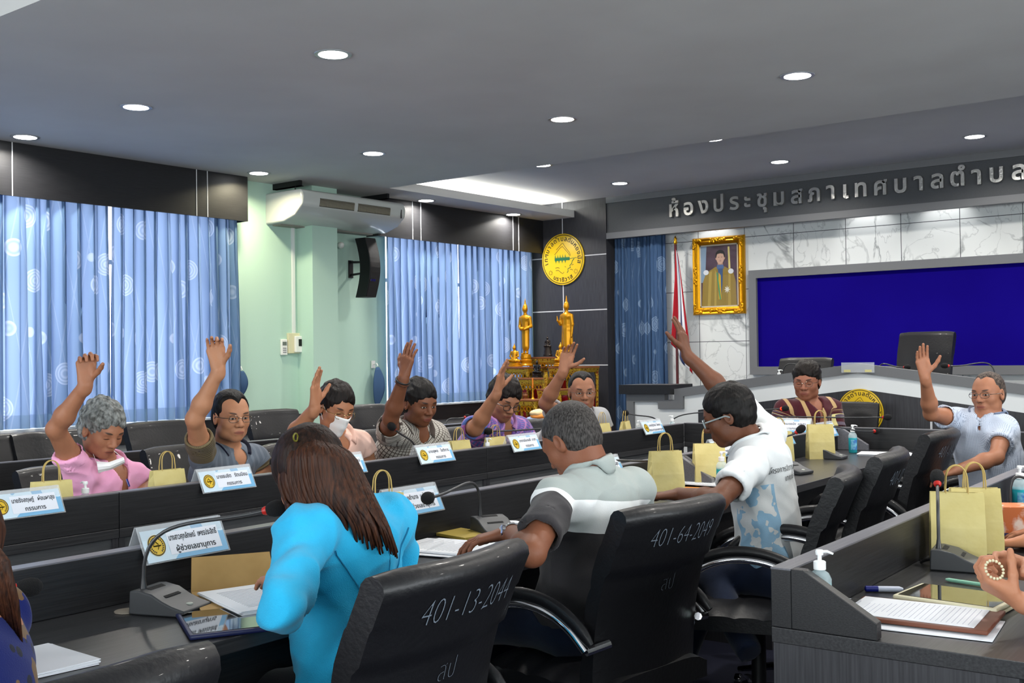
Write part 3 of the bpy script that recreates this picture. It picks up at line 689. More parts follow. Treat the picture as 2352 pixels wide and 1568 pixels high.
b = MB(); b.tube([(-.215, 0, Hs*.62), (-.0, 0, Hs*.6)], .012); b.tube([(-.215, 0, Hs*.40), (-.0, 0, Hs*.42)], .012); b.box((-.213, 0, Hs*.5), (.012, .06, Hs*.3)); b.build('wall_bracket', M_black, sp)
b = MB(); p = at(783, 563, x=-8.36); b.ell((0, 0, 0), .035, sx if False else 0); b.lathe([(.02, -.02), (.02, .0)], 12, M=Matrix.Rotation(PI/2, 4, 'Y')); b.tube([(-.06, 0, 0), (-.02, 0, 0)], .02)
tag(b.build('wall_fitting', M_plastic, None, smooth=True, loc=p), 'small round white fitting on the mint wall by the pillar', 'fitting')
# conduit and switch boxes
p0 = at(670, 527, x=XW+.012); p1 = at(675, 778, x=XW+.012)
b = MB(); b.box((0, 0, (p0.z-p1.z)/2), (.022, .03, p0.z-p1.z+.25)); tag(b.build('cable_conduit', M_white, None, loc=(p1.x, p1.y, p1.z)), 'thin white cable conduit running down the mint wall to the switch box', 'conduit')
p = at(676, 788, x=XW+.02); t = thing('wall_switch_box', 'cream switch box with a white thermostat on the mint wall', 'switch', (XW+.001, p.y, p.z))
b = MB(); b.box((.015, 0, 0), (.03, .16, .20)); b.build('backing_box', mat('cream_plastic', 'd8d2ae', .5), t, bevel=.004)
b = MB(); b.box((.045, .035, -.01), (.03, .10, .16)); b.build('thermostat', M_plastic, t, bevel=.006)
b = MB(); b.box((.0608, .04, .005), (.002, .04, .07)); b.build('display', M_black, t)
p = at(653, 797, x=XW+.02); t = thing('remote_control', 'small white remote control in its holder on the mint wall', 'remote control', (XW+.001, p.y, p.z))
b = MB(); b.box((.012, 0, 0), (.024, .075, .155)); b.build('case', M_plastic, t, bevel=.005)
b = MB(); b.box((.0250, 0, .035), (.002, .05, .035)); b.build('display', mat('lcd', '6c746c', .3), t)
b = MB(); [b.box((.0252, -.015+.015*i, -.01-.02*j), (.003, .009, .01)) for i in range(3) for j in range(3)]; b.build('buttons', M_edge, t)
# ---------------------------------------------------------------- smooth solids (for bodies, cloth, statues)
from mathutils.bvhtree import BVHTree
class Sdf:
    """blends rounded solids in a grid and skins them with one continuous surface"""
    BIG = .08
    def __init__(s, lo, hi, h):
        s.lo = np.array(lo, np.float32); s.h = h; n = np.ceil((np.array(hi)-s.lo)/h).astype(int)+1
        s.F = np.full(n, s.BIG, np.float32); s.ax = [s.lo[i]+np.arange(n[i], dtype=np.float32)*h for i in range(3)]
    def _win(s, lo, hi, m):
        w = []
        for i in range(3):
            a = int(max(0, math.floor((lo[i]-m-s.lo[i])/s.h))); b = int(min(s.F.shape[i], math.ceil((hi[i]+m-s.lo[i])/s.h)+1))
            if b <= a: return None
            w.append(slice(a, b))
        return tuple(w)
    def op(s, fn, lo, hi, k, mode='add'):
        w = s._win(lo, hi, k+3*s.h if mode == 'add' else k+2*s.h)
        if w is None: return
        X, Y, Z = s.ax[0][w[0]][:, None, None], s.ax[1][w[1]][None, :, None], s.ax[2][w[2]][None, None, :]
        d = fn(X, Y, Z).astype(np.float32); F = s.F[w]
        if mode == 'add': hh = np.maximum(k-np.abs(F-d), 0); s.F[w] = np.minimum(F, d)-hh*hh/(4*k)
        else: d = -d; hh = np.maximum(k-np.abs(F-d), 0); s.F[w] = np.maximum(F, d)+hh*hh/(4*k)
    def cone(s, a, b, ra, rb, k=.02, mode='add', flat=None):
        """tapering limb; flat = (direction, factor) squeezes it along a direction"""
        a = np.array(a, float); b = np.array(b, float); ba = b-a; L2 = float(ba@ba)+1e-12; r = max(ra, rb)
        if flat: fd = np.array(flat[0], float); fd /= np.linalg.norm(fd); ff = 1/flat[1]-1
        def fn(X, Y, Z):
            x, y, z = X-a[0], Y-a[1], Z-a[2]; t = np.clip((x*ba[0]+y*ba[1]+z*ba[2])/L2, 0, 1)
            x = x-t*ba[0]; y = y-t*ba[1]; z = z-t*ba[2]
            if flat:
                q = (x*fd[0]+y*fd[1]+z*fd[2])*ff; x = x+q*fd[0]; y = y+q*fd[1]; z = z+q*fd[2]
            return np.sqrt(x*x+y*y+z*z)-(ra+(rb-ra)*t)
        s.op(fn, np.minimum(a, b)-r, np.maximum(a, b)+r, k, mode)
    def ell(s, c, r, R=None, k=.02, mode='add'):
        """ellipsoid; R = 3x3 whose rows are its axes"""
        c = np.array(c, float); r = np.array(r if hasattr(r, '__len__') else [r]*3, float); m = float(r.max())
        R = np.eye(3) if R is None else np.array(R, float)
        def fn(X, Y, Z):
            x, y, z = X-c[0], Y-c[1], Z-c[2]; q = [(x*R[i][0]+y*R[i][1]+z*R[i][2]) for i in range(3)]
            k0 = np.sqrt(sum((q[i]/r[i])**2 for i in range(3)))+1e-6; k1 = np.sqrt(sum((q[i]/r[i]**2)**2 for i in range(3)))+1e-6
            return k0*(k0-1)/k1
        s.op(fn, c-m, c+m, k, mode)
    def cut(s, p, n, k=.002):
        """remove everything in front of the plane through p with normal n"""
        p = np.array(p, float); n = np.array(n, float); n /= np.linalg.norm(n)
        X, Y, Z = s.ax[0][:, None, None], s.ax[1][None, :, None], s.ax[2][None, None, :]
        d = ((X-p[0])*n[0]+(Y-p[1])*n[1]+(Z-p[2])*n[2]).astype(np.float32); s.F = np.maximum(s.F, d)
    def local_cut(s, p, n, c, rad):
        """as cut, but only within rad of c"""
        p = np.array(p, float); n = np.array(n, float); n /= np.linalg.norm(n); c = np.array(c, float)
        w = s._win(c-rad, c+rad, 0)
        if w is None: return
        X, Y, Z = s.ax[0][w[0]][:, None, None], s.ax[1][w[1]][None, :, None], s.ax[2][w[2]][None, None, :]
        d = (X-p[0])*n[0]+(Y-p[1])*n[1]+(Z-p[2])*n[2]; q = rad-np.sqrt((X-c[0])**2+(Y-c[1])**2+(Z-c[2])**2)
        s.F[w] = np.maximum(s.F[w], np.minimum(d, q).astype(np.float32))
    def skin(s):
        F = s.F; S = F < 0; c = [S[i:S.shape[0]-1+i, j:S.shape[1]-1+j, k:S.shape[2]-1+k] for i in (0, 1) for j in (0, 1) for k in (0, 1)]
        anyy = c[0].copy(); ally = c[0].copy()
        for q in c[1:]: anyy |= q; ally &= q
        act = anyy & ~ally; idx = np.argwhere(act); N_ = len(idx)
        if N_ == 0: return np.zeros((0, 3)), np.zeros((0, 4), int)
        vid = np.full(act.shape, -1, np.int32); vid[tuple(idx.T)] = np.arange(N_)
        cv = np.stack([F[idx[:, 0]+i, idx[:, 1]+j, idx[:, 2]+k] for i in (0, 1) for j in (0, 1) for k in (0, 1)], 1)
        off = np.array([(i, j, k) for i in (0, 1) for j in (0, 1) for k in (0, 1)], float)
        acc = np.zeros((N_, 3)); cnt = np.zeros(N_)
        for a in range(8):
            for b in range(a+1, 8):
                if abs(off[a]-off[b]).sum() != 1: continue
                m = (cv[:, a] < 0) != (cv[:, b] < 0); t = cv[m, a]/(cv[m, a]-cv[m, b]); acc[m] += off[a]+(off[b]-off[a])*t[:, None]; cnt[m] += 1
        V = (idx+acc/cnt[:, None])*s.h+s.lo; Q = []
        for ax in range(3):
            u, v = (ax+1) % 3, (ax+2) % 3
            sl = [slice(1, -1)]*3; A = [slice(1, -1)]*3; A[ax] = slice(0, -1); B = [slice(1, -1)]*3; B[ax] = slice(1, None)
            a, b = S[tuple(A)], S[tuple(B)]; e = np.argwhere(a != b); inside = a[tuple(e.T)]
            base = e+1; base[:, ax] = e[:, ax]
            def vtx(du, dv):
                q = base.copy(); q[:, u] -= du; q[:, v] -= dv; return vid[tuple(q.T)]
            q = np.stack([vtx(1, 1), vtx(0, 1), vtx(0, 0), vtx(1, 0)], 1); q[~inside] = q[~inside][:, ::-1]; Q.append(q)
        Q = np.concatenate(Q); return V, Q[(Q >= 0).all(1)]
def np_mesh(name, V, Q, mats, parent=None, smooth=True):
    me = bpy.data.meshes.new(name); me.vertices.add(len(V)); me.vertices.foreach_set('co', np.ascontiguousarray(V, np.float32).ravel())
    me.loops.add(Q.size); me.loops.foreach_set('vertex_index', np.ascontiguousarray(Q, np.int32).ravel())
    me.polygons.add(len(Q)); me.polygons.foreach_set('loop_start', np.arange(0, Q.size, 4, dtype=np.int32)); me.polygons.foreach_set('loop_total', np.full(len(Q), 4, np.int32))
    me.update(calc_edges=True); me.validate()
    for m in (mats if isinstance(mats, (list, tuple)) else [mats]): me.materials.append(m)
    if smooth: me.polygons.foreach_set('use_smooth', np.ones(len(me.polygons), bool))
    o = bpy.data.objects.new(name, me); COL.objects.link(o)
    if parent: o.parent = parent
    return o
def waves(P, scale, seed, n=10, stretch=None):
    """smooth pseudo noise in about -1..1"""
    r = np.random.RandomState(seed); D = r.normal(size=(n, 3)); D /= np.linalg.norm(D, axis=1)[:, None]
    if stretch is not None: D = D*np.array(stretch)
    f = r.uniform(.6, 1.8, n)*scale; ph = r.uniform(0, 6.28, n); return np.sin((P@D.T)*f+ph).sum(1)/math.sqrt(n)/1.2
def vnormals(V, Q):
    n = np.cross(V[Q[:, 2]]-V[Q[:, 0]], V[Q[:, 3]]-V[Q[:, 1]]); N_ = np.zeros_like(V)
    for i in range(4): np.add.at(N_, Q[:, i], n)
    return N_/(np.linalg.norm(N_, axis=1)[:, None]+1e-9)
def set_vec(o, name, A):
    at_ = o.data.attributes.new(name, 'FLOAT_VECTOR', 'POINT'); at_.data.foreach_set('vector', np.ascontiguousarray(A, np.float32).ravel())
def unit(v): v = np.array(v, float); return v/(np.linalg.norm(v)+1e-12)

# ---------------------------------------------------------------- skin with face marks placed in head coordinates
def skin_mat(name, col, brow='1a1512', eyes='open', lip='8a4a40', stub=.0):
    if name in MATS: return MATS[name]
    m = mat(name, col, .52, sss=.06, spec=.4); g = N(m)
    at_ = g.new('Attribute', attribute_name='hl'); sp = g.new('SeparateXYZ'); g.link(at_.outputs['Vector'], sp.inputs[0]); x, y, z = sp.outputs
    ax = g.math('ABSOLUTE', x); front = g.math('GREATER_THAN', y, .045)
    tc = g.new('TexCoord'); n = g.new('TexNoise'); n.inputs['Scale'].default_value = 28; n.inputs['Detail'].default_value = 5; g.link(tc.outputs['Object'], n.inputs['Vector'])
    rgb = lin(col); c2 = tuple(v*f for v, f in zip(rgb[:3], (.80, .70, .66)))+(1,)
    base = g.mix(g.math('MULTIPLY', n.outputs[0], .8), col, c2)
    def soft(v, lo, hi):   # 1 below lo, 0 above hi
        r = g.new('MapRange'); g.link(v, r.inputs[0]); r.inputs[1].default_value = lo; r.inputs[2].default_value = hi; r.inputs[3].default_value = 1; r.inputs[4].default_value = 0; return r.outputs[0]
    def el(u, v, a, b): return g.math('SQRT', g.math('ADD', g.math('POWER', g.math('ABSOLUTE', g.math('DIVIDE', u, a)), 2.0), g.math('POWER', g.math('ABSOLUTE', g.math('DIVIDE', v, b)), 2.0)))
    # beard shadow on jaw, upper lip
    if stub:
        s1 = g.math('MULTIPLY', soft(z, -.045, -.03), g.math('GREATER_THAN', z, -.13)); base = g.mix(g.math('MULTIPLY', g.math('MULTIPLY', s1, front), stub), base, brow)
    dl = el(x, g.math('ADD', z, .0640), .0255, .0092); base = g.mix(g.math('MULTIPLY', g.math('MULTIPLY', soft(dl, .85, 1.05), front), .75), base, lip)
    ml = el(x, g.math('ADD', z, .0645), .024, .0013); base = g.mix(g.math('MULTIPLY', soft(ml, .7, 1.2), front), base, '2c1410')
    ex = g.math('SUBTRACT', ax, .0315)
    if eyes == 'open':
        ez = g.math('SUBTRACT', z, .0008); de = el(ex, ez, .0135, .0044)
        base = g.mix(g.math('MULTIPLY', soft(de, 1.05, 1.35), front), base, '2a1712'); base = g.mix(g.math('MULTIPLY', soft(de, .85, .98), front), base, 'a89b90')
        di = el(ex, ez, .0058, .0058); base = g.mix(g.math('MULTIPLY', g.math('MULTIPLY', soft(di, .9, 1.05), soft(de, .85, .98)), front), base, '170d09')
    else:
        ez = g.math('ADD', g.math('SUBTRACT', z, -.0045), g.math('MULTIPLY', g.math('POWER', g.math('ABSOLUTE', g.math('MULTIPLY', ex, 1.0)), 2.0), 14.0)); de = el(ex, g.math('ADD', z, .004), .0145, .0022)
        base = g.mix(g.math('MULTIPLY', soft(de, .7, 1.2), front), base, '21120e')
    bz = g.math('SUBTRACT', z, g.math('ADD', .0225, g.math('MULTIPLY', g.math('SUBTRACT', ax, .015), .16)))
    db = el(g.math('SUBTRACT', ax, .0315), bz, .018, .0050); base = g.mix(g.math('MULTIPLY', g.math('MULTIPLY', soft(db, .75, 1.1), front), .85), base, brow)
    dn = el(g.math('SUBTRACT', ax, .0075), g.math('ADD', z, .0385), .0042, .0026); base = g.mix(g.math('MULTIPLY', soft(dn, .8, 1.2), g.math('GREATER_THAN', y, .08)), base, '1c0d0a')
    g.link(base, g.b.inputs['Base Color'])
    n2 = g.new('TexNoise'); n2.inputs['Scale'].default_value = 160; g.link(tc.outputs['Object'], n2.inputs['Vector']); bp = g.new('Bump'); bp.inputs['Strength'].default_value = .12; bp.inputs['Distance'].default_value = .004
    g.link(n2.outputs[0], bp.inputs['Height']); g.link(bp.outputs[0], g.b.inputs['Normal'])
    return m
def hair_mat(name, c1, c2, lo=.35, hi=.65, rough=.5, sc=(90, 90, 12)):
    m = mat(name, c1, rough, spec=.22, noise=(c2, 1.0, lo, hi), stretch=sc, bump=(1.6, .35)); return m
def cloth(name, col, c2=None, bump=.25):
    return mat(name, col, .85, spec=.2, sheen=.15, noise=((c2 or col), 9, .3, .7) if c2 else None, bump=(420, bump))
def pattern(name, fn, col='808080', bump=.2):
    """cloth whose colour is computed from the garment's own coordinates (x across, y depth, z up, in metres)"""
    m = mat(name, col, .85, spec=.2, sheen=.15, bump=(420, bump)); g = N(m)
    at_ = g.new('Attribute', attribute_name='tl'); sp = g.new('SeparateXYZ'); g.link(at_.outputs['Vector'], sp.inputs[0]); g.link(fn(g, *sp.outputs), g.b.inputs['Base Color']); return m
def band(g, v, period, width, off=0.0):
    f = g.math('FRACT', g.math('ADD', g.math('DIVIDE', v, period), 100.0+off)); return g.math('LESS_THAN', f, width)

# ---------------------------------------------------------------- people
class Head:
    def __init__(s, c, F, up, S):
        s.c = np.array(c, float); s.f = unit(F); u = np.array(up, float); u = unit(u-s.f*(u@s.f)); s.u = u; s.r = np.cross(s.f, u); s.S = S
        s.R = np.array([s.r, s.f, s.u])
    def p(s, x, y, z): return s.c+(s.r*x+s.f*y+s.u*z)*s.S
    def loc(s, V): return ((V-s.c)@s.R.T)/s.S
def add_head(D, H, jaw=1.0, fat=1.0):
    S = H.S; e = lambda c, r, k=.02, mode='add': D.ell(H.p(*c), np.array(r)*S, H.R, k*S, mode)
    cn = lambda a, b, ra, rb, k=.01, mode='add': D.cone(H.p(*a), H.p(*b), ra*S, rb*S, k*S, mode)
    e((0, -.016, .036), (.073, .092, .080)); e((0, .024, .012), (.064*fat, .062, .074), .03)
    e((0, .022, -.052), (.056*fat, .054, .055), .03); e((0, .056, -.090), (.024*jaw, .022, .020), .035)
    for s in (-1, 1):
        e((s*.036*fat, .050, -.024), (.026, .026, .026), .025); e((s*.045*fat, .010, -.070), (.018, .030, .022), .03)
    cn((-.034, .073, .021), (.034, .073, .021), .013, .013, .02)
    for s in (-1, 1): e((s*.0315, .092, .002), (.018, .013, .011), .012, 'sub'); e((s*.0315, .0710, .0015), (.0145, .0125, .0125), .004); cn((s*.0175, .0775, .0085), (s*.0455, .0690, .0075), .0048, .0045, .006)
    cn((0, .080, .014), (0, .101, -.027), .0085, .0125, .014)
    for s in (-1, 1): e((s*.0135, .0905, -.031), (.0095, .0115, .0085), .008)
    e((0, .072, -.060), (.028, .018, .020), .015); cn((-.018, .083, -.0595), (.018, .083, -.0595), .0045, .0045, .006); cn((-.015, .082, -.0685), (.015, .082, -.0685), .0058, .0058, .006)
    for s in (-1, 1):
        a = np.array([s*.076*(.6+.4*fat), -.010, -.004]); q = H.R.copy()
        D.ell(H.p(*a), np.array((.0085, .019, .031))*S, H.R, .008*S); D.ell(H.p(a[0]+s*.006, a[1]+.003, a[2]+.004), np.array((.006, .010, .018))*S, H.R, .006*S, 'sub')
def add_hair(H, style, M, parent, h=.0038):
    """style: vol, line (hairline height), side, nape, top"""
    S = H.S; vol = style.get('vol', .008); line = style.get('line', .066); m = .16*S
    D = Sdf(H.c-m*1.05, H.c+m*1.05, h)
    e = lambda c, r, k=.02, mode='add': D.ell(H.p(*c), np.array(r)*S, H.R, k*S, mode)
    e((0, -.018, .040+style.get('top', 0)), (.074+vol, .093+vol, .082+vol)); e((0, -.040, -.012), (.071+vol*.6, .062+vol*.6, .070), .03)
    e((0, .118, line-.118), (.095, .082, .118), .012, 'sub')                        # open face
    if style.get('widow'): e((.046, .085, line-.004), (.034, .052, .030), .022, 'sub'); e((-.046, .085, line-.004), (.034, .052, .030), .022, 'sub')
    for s in (-1, 1): e((s*.085, .002, -.020), (.022, .030, .034), .008, 'sub')
    e((0, .055, -.075), (.12, .075, .062+style.get('side', 0)), .012, 'sub')
    D.cut(H.p(0, 0, style.get('nape', -.062)), -H.u)
    if style.get('bald'): e((0, .010, .125), (.062, .095, .032), .02, 'sub')
    V, Q = D.skin(); Nn = vnormals(V, Q); L = H.loc(V)
    V = V+Nn*(style.get('rough', .0014)*(waves(L*[1, .5, .5], 150, 5)+.5*waves(L*[1, .6, .6], 330, 9)))[:, None]
    return np_mesh('hair', V, Q, M, parent)
def add_hand(D, w, d, n, right, S, curls=(.25, .2, .2, .25), thumb=(.8, .15), spread=.06, flat=False):
    d = unit(d); n = unit(n-d*(n@d)); t = np.cross(d, n)*(1 if right else -1)
    w = np.array(w, float); P = lambda a, b, c: w+(d*a+t*b+n*c)*S
    D.cone(P(-.03, 0, 0), P(.02, 0, 0), .025*S, .024*S, .02*S, flat=(n, .72))
    side = (.029, .0095, -.0105, -.029); ln = (.074, .083, .077, .060); rd = (.0088, .0090, .0086, .0076)
    for i in range(4):
        k = P(.086-.006*abs(i-1)*.8, side[i], -.002)
        D.cone(P(.012, side[i]*.55, 0), k, .0150*S, .0125*S, .014*S, flat=(n, .85))
        a = curls[i]*.6; sd = spread*(1.5-i); p = k
        for j, f in enumerate((.46, .30, .24)):
            dr = unit((d*math.cos(a)+n*math.sin(a))+t*sd); q = p+dr*ln[i]*f*S
            D.cone(p, q, rd[i]*S*(1-.08*j), rd[i]*S*(.92-.08*j), .0035*S); p = q; a += curls[i]*(1.1 if j == 0 else .8)
    D.ell(P(.045, .024, .009), np.array((.014, .030, .012))*S, np.array([t, d, n]), .012*S)     # ball of the thumb
    dr = unit(d*.55+t*thumb[0]+n*thumb[1]); p = P(.022, .024, .006)
    for f, r0, r1 in ((.040, .0130, .0112), (.032, .0108, .0098), (.026, .0098, .0078)):
        q = p+dr*f*S; D.cone(p, q, r0*S, r1*S, .006*S); p = q; dr = unit(dr+d*.28+n*thumb[1]*.5-t*.12)
def isect(px, py, c, L, near=True):
    """point on the line of sight at distance L from joint c"""
    o = np.array(CAM); r = unit(ray(px, py)); oc = o-c; b = oc@r; q = b*b-(oc@oc-L*L)
    if q < 0: p = o-r*b; return c+unit(p-c)*L
    return o+r*(-b-math.sqrt(q) if near else -b+math.sqrt(q))
def P3(px, py, d): return np.array(at(px, py, d=d))
def person(label, root, head, face, neck, SR, SL, skin, hair=None, shirt=None, arms=None, S=1.0, rz=0, up=(0, 0, 1), sleeve=.55, group=None, collar=None, trousers=None, fat=1.0, belly=1.0, pelvis=None, hskin=None, h=.0034,
           open_=True, shoes=True, knees=None, extra=None, legs=True, neckr=1.0, headon=True, loose=1.0, folds=.0035, lowcut=0):
    """all joints in room coordinates"""
    th = thing('person', label, 'person', (root[0], root[1], 0), rz, group)
    Mi = np.array(Matrix.Translation((root[0], root[1], 0)) @ Matrix.Rotation(rz, 4, 'Z')); Rw = Mi[:3, :3]; T0 = Mi[:3, 3]
    tl = lambda V: (np.asarray(V)-T0)@Rw            # room -> person coordinates
    H = Head(head, face, up, S)
    SR = np.array(SR, float); SL = np.array(SL, float); neck = np.array(neck, float)
    pel = np.array(pelvis if pelvis is not None else (root[0], root[1], .57), float)
    A = []
    for side, Sh in (('R', SR), ('L', SL)):
        a = dict((arms or {}).get(side, {})); E, Wr = a.get('elbow'), a.get('wrist')
        A.append((side, Sh, np.array(E, float), np.array(Wr, float), a))
    midS = (SR+SL)/2; r = unit(SR-SL); u = unit(neck-pel); f = np.cross(u, r); r = np.cross(f, u); TR = np.array([r, f, u])
    pts = [H.c, neck, SR, SL]+[q for a in A for q in (a[2], a[3], a[3]+unit(np.array(a[4].get('dir', (0, 0, 1)), float))*.19*S)]
    lo = np.min(pts, 0)-.14*S; hi = np.max(pts, 0)+.14*S; lo[2] = min(lo[2], neck[2]-.30)
    D = Sdf(lo, hi, h)
    if headon:
        add_head(D, H, fat=fat); D.cone(H.p(0, -.028, -.045), neck+u*.0, .056*S*neckr, .060*S*neckr, .03*S); D.ell(neck-u*.12*S, np.array((.12, .075, .12))*S, TR, .05*S)
        D.cone(neck-u*.03*S, SR-u*.01, .045*S, .040*S, .04*S); D.cone(neck-u*.03*S, SL-u*.01, .045*S, .040*S, .04*S)
    if headon:
        sh_ = .013; kk = .05*S; D.ell(pel+(midS-pel)*.72+f*.01, np.array((.165, .118, .16))*S-sh_, TR, kk); D.ell(pel+(midS-pel)*.90, np.array((.160, .100, .09))*S-sh_, TR, kk); D.cone(SR-u*.010*S, SL-u*.010*S, .054*S-sh_, .054*S-sh_, kk)
    for side, Sh, E, Wr, a in A:
        q_ = .72 if sleeve > 1 else 1
        D.cone(Sh, Sh+(E-Sh)*.45, .042*S*q_, .046*S*q_, .02*S); D.cone(Sh+(E-Sh)*.45, E, .046*S*q_, .037*S*q_, .02*S)
        mid = E+(Wr-E)*.3; D.cone(E, mid, .037*S*q_, .041*S*q_, .02*S); D.cone(mid, Wr, .040*S*q_, .0255*S, .02*S)
        dr = a.get('dir', Wr-E); n = np.array(a.get('palm', (0, 0, -1)), float)
        add_hand(D, Wr+unit(dr)*.012*S, np.array(dr, float), n, side == 'R', S, a.get('curls', (.25, .22, .22, .28)), a.get('thumb', (.8, .15)), a.get('spread', .05))
    V, Q = D.skin(); del D
    o = np_mesh('body', tl(V), Q, hskin or skin, th)
    L = H.loc(V); far = np.linalg.norm(L, axis=1) > .2; L[far] = (0, -9, 0); set_vec(o, 'hl', L)
    # upper garment
    if shirt:
        g = .0062; lo2 = np.minimum(np.min([pel, neck, SR, SL]+[a[1]+(a[2]-a[1])*1.05 for a in A]+([a[3] for a in A] if sleeve > 1 else []), 0)-.24*S, 1e9); hi2 = np.max([pel, neck, SR, SL]+[a[1]+(a[2]-a[1])*1.05 for a in A]+([a[3] for a in A] if sleeve > 1 else []), 0)+.22*S
        lo2[2] = min(pel[2]-.12, lo2[2]+.1); D = Sdf(lo2, hi2, g); k = .05*S
        up_ = lambda t: pel+(midS-pel)*t
        D.ell(pel+u*.02, np.array((.170*belly, .128*belly, .13))*S, TR, k); D.ell(up_(.38), np.array((.160*belly, .122*belly, .15))*S, TR, k); D.ell(up_(.72)+f*.01, np.array((.165, .118, .16))*S, TR, k)
        D.ell(up_(.90), np.array((.160, .100, .09))*S, TR, k); D.cone(SR-u*.010*S, SL-u*.010*S, .054*S, .054*S, k)
        D.cone(neck-u*.02*S, SR+(SL-SR)*.12, .060*S, .055*S, .04*S); D.cone(neck-u*.02*S, SL+(SR-SL)*.12, .060*S, .055*S, .04*S)
        for side, Sh, E, Wr, a in A:
            if sleeve <= 1:
                e1 = Sh+(E-Sh)*sleeve; D.cone(Sh-unit(E-Sh)*.0, e1+unit(E-Sh)*.05, .057*S, (.058+.006*loose)*S, .04*S); D.local_cut(e1, E-Sh, e1+unit(E-Sh)*.09*S, .125*S)
                D.cone(e1-unit(E-Sh)*.05*S, E, .052*S, .052*S, .006, 'sub')
            else:
                D.cone(Sh, E, .058*S, .047*S, .04*S); D.cone(E, Wr, .048*S, .039*S, .03*S); D.local_cut(Wr-unit(Wr-E)*.02*S, Wr-E, Wr+unit(Wr-E)*.05*S, .075*S)
        nk = unit(H.p(0, -.02, -.05)-neck)
        if headon: D.cone(neck-nk*.015*S, neck+nk*.10*S, .059*S, .064*S, .008*S, 'sub')
        fm = float((midS-neck)@f); D.cone(neck+f*(fm+.030)*S+u*.02*S, neck+f*(fm+.125+lowcut*.3)*S-u*(.085+lowcut)*S, .050*S, .009*S, .006*S, 'sub') if open_ else None
        D.cut(pel-u*.10*S, -u)
        V, Q = D.skin(); del D; Nn = vnormals(V, Q); T = (V-pel)@TR.T
        sd = sum(map(ord, label)) % 991; w1 = waves(T*[1, 1, .45], 26, sd, 8); w2 = waves(T*[.6, .6, 1]+.03*w1[:, None], 34, sd+1, 7); bg = waves(T, 9, sd+2, 6)
        fo = .35+(.9-1.6*np.abs(w1))*np.clip(.6+.6*bg, 0, 1.2)+(.7-1.4*np.abs(w2))*np.clip(.6-.6*bg, 0, 1.2)+.3*waves(T, 70, sd+3, 10)
        V = V+Nn*(folds*S*1.7*fo)[:, None]
        V0, Q0 = V, Q
        # garment coordinates: sleeves are measured along the arm
        zs = float((midS-pel)@u)
        for side, Sh, E, Wr, a in A:
            d = unit(E-Sh); t = (V-Sh)@d; rad = np.linalg.norm((V-Sh)-t[:, None]*d, axis=1); w_ = np.clip((t/S-.015)/.05, 0, 1)*np.clip((.112-rad/S)/.02, 0, 1); w_ = w_*w_*(3-2*w_)
            T[:, 2] = T[:, 2]*(1-w_)+(zs-.01-(t-.03*S))*w_; T[:, 0] = T[:, 0]+w_*(.5 if side == 'R' else -.5)
        so = np_mesh('shirt' if shirt.get('name') is None else shirt['name'], tl(V), Q, shirt['mat'], th); set_vec(so, 'tl', T/S)
        if shirt.get('label'): so['label'] = shirt['label']
        if shirt.get('text'):
            tx = shirt['text']; bv = BVHTree.FromPolygons([tuple(v) for v in V], [tuple(int(i) for i in q) for q in Q]); b = MB()
            for body, z, sz, w, x0, tilt in tx:
                VV, FF = text_polys(body, sz); ww = max(v[0] for v in VV)-min(v[0] for v in VV); cx = (max(v[0] for v in VV)+min(v[0] for v in VV))/2; out = []
                for v in VV:
                    X = (v[0]-cx)*w/ww+x0; p = pel+u*(z+v[1]+X*tilt)+r*X-f*.4; hit = bv.ray_cast(Vector(p), Vector(f), .8)
                    q = np.array(hit[0])-f*.003 if hit[0] is not None else p+f*.28; out.append(tuple(tl(q)))
                b.add(out, FF)
            b.build('shirt_print', shirt['textmat'], th)
        if collar:
            nk2 = unit(nk*.8+u*.2); fr = unit(f-nk2*(f@nk2)); rr = np.cross(fr, nk2); og = collar.get('open', .42); b = MB(); flare = collar.get('flare', 1.0)
            bv = BVHTree.FromPolygons([tuple(v) for v in V], [tuple(int(i) for i in q) for q in Q])
            def cf(uu, v):
                a = og+(2*PI-2*og)*uu; c, s = math.cos(a), math.sin(a); point = max(0, c)**2
                top = neck+(fr*c+rr*s)*(.064+.008*(1+c))*S*neckr+nk2*(.052-.022*(1+c))*S
                rad = (.080+.010*(flare-1)*5+.040*point)*S*neckr; q = neck+fr*(c*rad*1.05)+rr*(s*rad)
                hit = bv.ray_cast(Vector(q+nk2*.14*S), Vector(-nk2), .4*S); low = np.array(hit[0])+nk2*.009 if hit[0] is not None else q
                p = top*(1-v)+low*v+(nk2*.6+(fr*c+rr*s)*.5)*(.017*S*math.sin(PI*v)**.8); return tuple(tl(p))
            b.grid(cf, 40, 6); b.build('collar', collar['mat'], th, smooth=True, solid=.005)
    if hair: add_hair(H, hair, hair['mat'], th).data.transform(Matrix(Mi.tolist()).inverted())
    if legs:
        kn = knees or [pel+r*s*.11+(f-u*(f@u))*.0 for s in (1, -1)]
        fh = unit([f[0], f[1], 0]); rh = np.array([fh[1], -fh[0], 0])
        kn = [np.array(k, float) for k in knees] if knees else [np.array([pel[0], pel[1], .50])+fh*.42*S+rh*s*.11 for s in (1, -1)]
        an = [np.array([k[0], k[1], .10])+fh*.02 for k in kn] if not (extra or {}).get('ankles') else [np.array(a) for a in extra['ankles']]
        pts = kn+an+[pel]; D = Sdf(np.min(pts, 0)-.2, np.max(pts, 0)+.17, .011)
        D.ell(pel-u*.05, np.array((.165, .125, .12))*S, TR, .04)
        for s, k_, a_ in zip((1, -1), kn, an):
            D.cone(pel+rh*s*.085-np.array([0, 0, .02]), k_, .088, .064, .05); D.cone(k_, a_, .064, .048, .03); D.local_cut(a_, a_-k_, a_+unit(a_-k_)*.04, .07)
